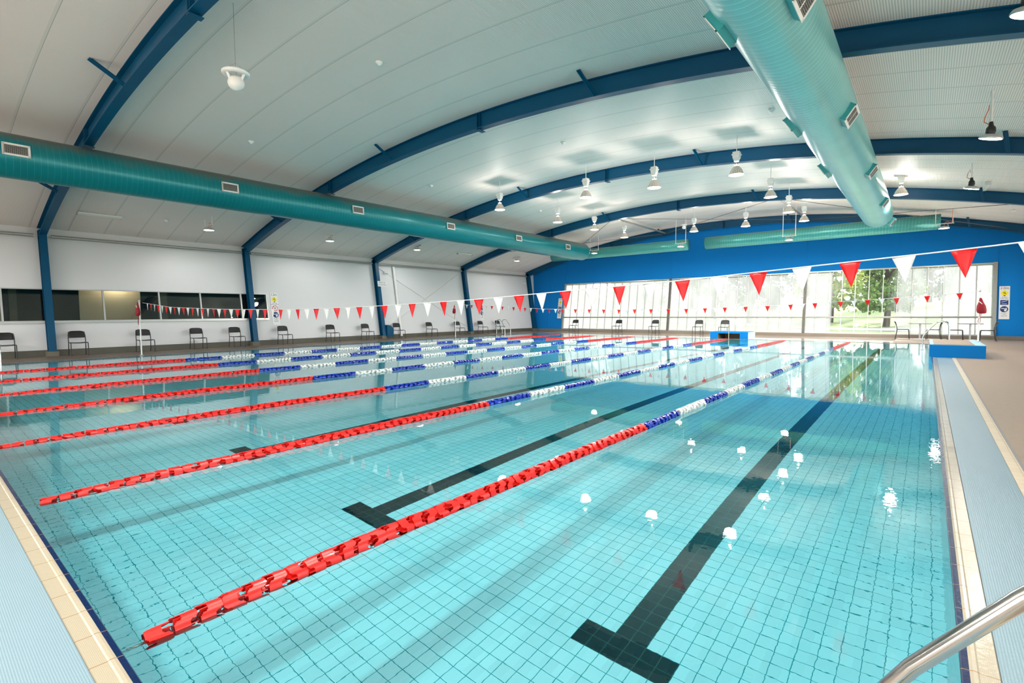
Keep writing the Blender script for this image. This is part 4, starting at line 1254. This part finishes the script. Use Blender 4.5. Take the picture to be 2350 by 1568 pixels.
# ------------------------------------------------------------------ signs
def sign(name, loc, n, up, w_, h_, label, depth_txt, warn, mid, left):
    """n: outward normal, up: up along the wall"""
    n = Vector(n).normalized(); up = Vector(up).normalized(); ri = up.cross(n).normalized()
    r_ = empty(name)
    mm = Matrix((ri, up, n)).transposed().to_4x4(); mm.translation = Vector(loc)
    r_.matrix_world = mm
    mb = MB(); mb.box(-w_ / 2, w_ / 2, -h_ / 2, h_ / 2, 0, .006); mb.build('board', MAT['sign'], r_)
    T_ = lambda x, y, z=.0065: Matrix.Translation((x, y, z))
    text_mesh('depth_text', depth_txt, .14, MAT['ink'], r_, T_(0, h_ / 2 - .09))
    mb = MB(); c = h_ / 2 - .31; d = .14
    mb.add([(0, c + d, .0075), (-d, c, .0075), (0, c - d, .0075), (d, c, .0075)], [(0, 1, 2, 3)])
    o = mb.build('warning_diamond', MAT['yellow'], r_)
    mb = MB(); mb.add([(-.045, c - .095, .0085), (.045, c - .095, .0085), (0, c - .14, .0085)], [(0, 1, 2)])
    mb.add([(-.05, c + .02, .0085), (-.035, c + .04, .0085), (.06, c - .03, .0085), (.04, c - .045, .0085)], [(0, 1, 2, 3)])
    mb.add([(.0, c + .06, .0085), (.03, c + .06, .0085), (.03, c + .03, .0085), (0, c + .03, .0085)], [(0, 1, 2, 3)])
    o = mb.build('warning_figure', MAT['ink'], r_)
    text_mesh('warning_text', warn, .055, MAT['ink'], r_, T_(0, c - .20))
    c2 = c - .41
    if mid == 'no':
        mb = MB(); mb.lathe([(.105, .0075), (.13, .0075)], 32, 0, c2); 
        mb.add([(-.09, c2 + .075, .0078), (-.075, c2 + .09, .0078), (.09, c2 - .075, .0078), (.075, c2 - .09, .0078)], [(0, 1, 2, 3)])
        mb.build('prohibition_ring', MAT['red_ink'], r_)
        mb = MB(); mb.add([(-.05, c2 - .03, .0075), (.04, c2 + .05, .0075), (.05, c2 + .035, .0075), (-.035, c2 - .045, .0075)], [(0, 1, 2, 3)]); mb.build('prohibited_figure', MAT['ink'], r_)
        text_mesh('rule_text', 'No diving', .05, MAT['ink'], r_, T_(0, c2 - .175))
    else:
        mb = MB(); mb.box(-.13, .13, c2 - .105, c2 + .105, .006, .0078); mb.build('blue_panel', MAT['navy_ink'], r_)
        mb = MB(); mb.add([(-.095, c2 + .005, .009), (-.085, c2 + .03, .009), (.1, c2 + .085, .009), (.1, c2 + .07, .009)], [(0, 1, 2, 3)]); mb.box(-.08, .08, c2 - .065, c2 - .05, .0078, .009)
        mb.build('diver_figure', MAT['sign'], r_)
        text_mesh('rule_text', 'Diving', .05, MAT['ink'], r_, T_(0, c2 - .14))
    c3 = c2 - .30
    mb = MB(); mb.lathe([(.001, .0078), (.13, .0078), (.13, .006)], 32, 0, c3); mb.build('blue_roundel', MAT['navy_ink'], r_)
    mb = MB(); mb.add([(-.1, c3 + .02, .009), (-.09, c3 + .045, .009), (.02, c3 + .045, .009), (.02, c3 + .02, .009)], [(0, 1, 2, 3)]); mb.add([(.0, c3 - .09, .009), (.06, c3 - .09, .009), (.1, c3 + .0, .009), (.0, c3 + .0, .009)], [(0, 1, 2, 3)])
    disc(mb, (.06, c3 + .035, .009), .025, 12)
    mb.build('swimmer_figure', MAT['sign'], r_)
    text_mesh('notice_text', 'All children\nmust\nbe actively\nsupervised', .045, MAT['ink'], r_, T_(0, c3 - .24))
    tag(r_, label, 'sign')
lean_n = (1, 0, .15); lean_up = (-.15, 0, 1)
sign('depth_sign', (wx(1.62) + .01, 10.46, 1.62), lean_n, lean_up, .34, 1.48, 'white 1.2m depth and warning sign right of the dark windows', '1.2m', 'Warning\nSudden drop off', 'no', True)
sign('depth_sign', (wx(1.62) + .01, 24.3, 1.62), lean_n, lean_up, .34, 1.48, 'small distant depth sign on the white wall near the far ladder', '2.0m', 'Danger\nDeep water', 'dive', True)
fn = (0, -1, .15); fu = (0, .15, 1)
sign('depth_sign', (-20.88, wy(1.66) - .015, 1.66), fn, fu, .34, 1.48, 'white depth sign on the blue wall beside the left end of glazing', '2.0m', 'Danger\nDeep water', 'dive', False)
sign('depth_sign', (2.46, wy(1.63) - .015, 1.63), fn, fu, .34, 1.46, 'white 2.0m depth sign on the blue wall at far right', '2.0m', 'Danger\nDeep water', 'dive', False)
r_ = empty('rescue_sign')
n = Vector((1, 0, .15)).normalized(); up = Vector((-.15, 0, 1)).normalized(); ri = up.cross(n)
mm = Matrix((ri, up, n)).transposed().to_4x4(); mm.translation = Vector((-23.07, 16.28, 2.98)); r_.matrix_world = mm
mb = MB(); mb.box(-.29, .29, -.145, .145, 0, .008); mb.build('board', MAT['sign'], r_)
text_mesh('sign_text', 'RESCUE\nSTATION', .125, MAT['ink'], r_, Matrix.Translation((0, 0, .009)))
tag(r_, 'white RESCUE STATION sign on the third blue column', 'sign')
# small wall fittings
for (y, z, t) in ((16.75, 3.65, 'near the top of the rescue station column'), (29.2, 3.55, 'near the blue corner')):
    r_ = empty('security_camera', (wx(z), y, z))
    mb = MB(); mb.tube([(0, 0, 0), (.16, 0, .03)], .02, 8); mb.build('bracket', MAT['white_plastic'], r_)
    mb = MB(); mb.tube([(.12, -.1, .0), (.2, .12, -.03)], .045, 12); mb.build('camera_body', MAT['white_plastic'], r_)
    tag(r_, 'small white security camera on the left wall ' + t, 'camera')
mb = MB(); mb.box(wx(.5) - .02, wx(.5) + .03, 28.0, 28.15, .42, .52)
tag(mb.build('wall_socket', MAT['white_plastic']), 'small socket outlet low on the left wall near the blue corner', 'socket')

# ------------------------------------------------------------------ outside
mb = MB()
NXg, NYg = 30, 26
vs = []; fs = []
for j in range(NYg + 1):
    for i in range(NXg + 1):
        x = -70 + 120 * i / NXg; y = 30.4 + 70 * j / NYg
        d = y - 31
        z = -.25 + max(0, d - 3) * .075 + .25 * math.sin(x * .2 + y * .13)
        vs.append((x, y, z if d > 0 else -.25))
for j in range(NYg):
    for i in range(NXg):
        a = j * (NXg + 1) + i
        fs.append((a, a + 1, a + NXg + 2, a + NXg + 1))
mb.add(vs, fs, 0, True)
for (x0, x1, y0, y1) in ((-70, 50, -60, -7.6), (5.3, 50, -7.6, 30.4), (-70, -26.7, -7.6, 30.4)):
    mb.add([(x0, y0, -.25), (x1, y0, -.25), (x1, y1, -.25), (x0, y1, -.25)], [(0, 1, 2, 3)], 1)
struct(mb.build('ground', [MAT['grass'], MAT['bounce_ground']]), 'grass slope outside the glazing')
def gz(x, y):
    d = y - 31
    return -.25 + max(0, d - 3) * .075 + .25 * math.sin(x * .2 + y * .13)
mb = MB()
vs = []; fs = []
for i in range(41):
    x = -60 + 100 * i / 40
    yc = 41 + .02 * x
    vs += [(x, yc - .8, gz(x, yc - .8) + .04), (x, yc + .8, gz(x, yc + .8) + .04)]
for i in range(40): fs.append((2 * i, 2 * i + 2, 2 * i + 3, 2 * i + 1))
mb.add(vs, fs)
struct(mb.build('path', MAT['asphalt']))
def tree(x, y, h, cr, mt, label, seed, dens=1.0):
    rnd = random.Random(seed)
    z0 = gz(x, y) if y > 31 else -.25
    root = empty('tree', (x, y, z0))
    mb = MB()
    mb.tube([(0, 0, -.1), (.1, .05, h * .3), (-.05, .1, h * .6), (0, 0, h * .85)], [.22, .17, .12, .04], 10)
    for k in range(7):
        a = rnd.uniform(0, 2 * PI); s_ = rnd.uniform(.3, .6) * h
        mb.tube([(0, 0, s_), (cr * .35 * math.cos(a), cr * .35 * math.sin(a), s_ + .15 * h), (cr * .75 * math.cos(a), cr * .75 * math.sin(a), s_ + .25 * h)], [.09, .05, .02], 6)
    mb.build('trunk', MAT['bark'], root)
    mb = MB()
    cl_ = []
    for k in range(int(46 * dens)):
        a = rnd.uniform(0, 2 * PI); ph = rnd.uniform(-.7, 1)
        q = cr * rnd.uniform(.3, 1)
        cl_.append((q * math.cos(a) * math.sqrt(1 - min(1, ph * ph) * .8), q * math.sin(a) * math.sqrt(1 - min(1, ph * ph) * .8), h * .52 + ph * h * .46, rnd.uniform(.35, .8) * cr * .45))
    for (cx, cyy, cz, cr2) in cl_:
        for k in range(95):
            d = Vector((rnd.gauss(0, 1), rnd.gauss(0, 1), rnd.gauss(0, .8))).normalized() * cr2 * rnd.uniform(.4, 1.05)
            c = Vector((cx, cyy, cz)) + d
            e1 = Vector((rnd.gauss(0, 1), rnd.gauss(0, 1), rnd.gauss(0, 1))).normalized() * rnd.uniform(.10, .20)
            e2 = Vector((rnd.gauss(0, 1), rnd.gauss(0, 1), rnd.gauss(0, 1))).cross(e1).normalized() * rnd.uniform(.07, .13)
            mb.add([c - e1, c + e2, c + e1, c - e2], [(0, 1, 2, 3)])
    me = bpy.data.meshes.new('foliage'); me.from_pydata(mb.v, [], mb.f); me.materials.append(mt)
    o = bpy.data.objects.new('foliage', me); C.objects.link(o); o.parent = root
    tag(root, label, 'tree', 'trees outside the glazing')
TR = [(-6.0, 46.0, 7.5, 2.6, 'leaf_gold', 'yellow green leafy tree behind the clear panes, left one'),
      (-2.3, 43.0, 6.0, 2.2, 'leaf', 'green tree behind the clear panes, right one'),
      (-4.3, 55.0, 9.0, 3.6, 'leaf_dark', 'dark tree on the slope between the two green trees'),
      (-11.3, 43.5, 7.0, 2.6, 'leaf_dark', 'tree blurred by misty panes just left of the second dark post'),
      (-15.0, 46.0, 7.5, 3.0, 'leaf', 'tree blurred by misty panes around the first dark post'),
      (-20.5, 45.0, 7.5, 3.0, 'leaf_dark', 'tree blurred by misty panes right of the blue corner'),
      (-26.0, 48.0, 8.0, 3.4, 'leaf', 'tree blurred by the leftmost misty panes, near one'),
      (-32.0, 50.0, 8.5, 3.6, 'leaf_dark', 'tree blurred by the leftmost misty panes, far one'),
      (-13.0, 60.0, 9.5, 4.0, 'leaf_dark', 'large tree high on the slope left of the clear panes'),
      (-22.0, 60.0, 9.5, 4.0, 'leaf', 'large tree high on the slope behind the first glazing bay'),
      (1.6, 48.0, 8.0, 2.8, 'leaf_dark', 'tree behind the streaky panes above the left cafe table'),
      (5.5, 55.0, 9.0, 3.6, 'leaf', 'tree behind the rightmost misty panes'),
      (0.0, 62.0, 9.5, 4.0, 'leaf_dark', 'large tree high on the slope right of the clear panes')]
for i, (x, y, h, cr_, lf, t) in enumerate(TR):
    tree(x, y, h, cr_, MAT[lf], t, i + 1)
tree(15.5, 7.0, 7.0, 3.0, MAT['leaf_gold'], 'tree outside the right side glazing, mirrored in the left windows', 9, .7)
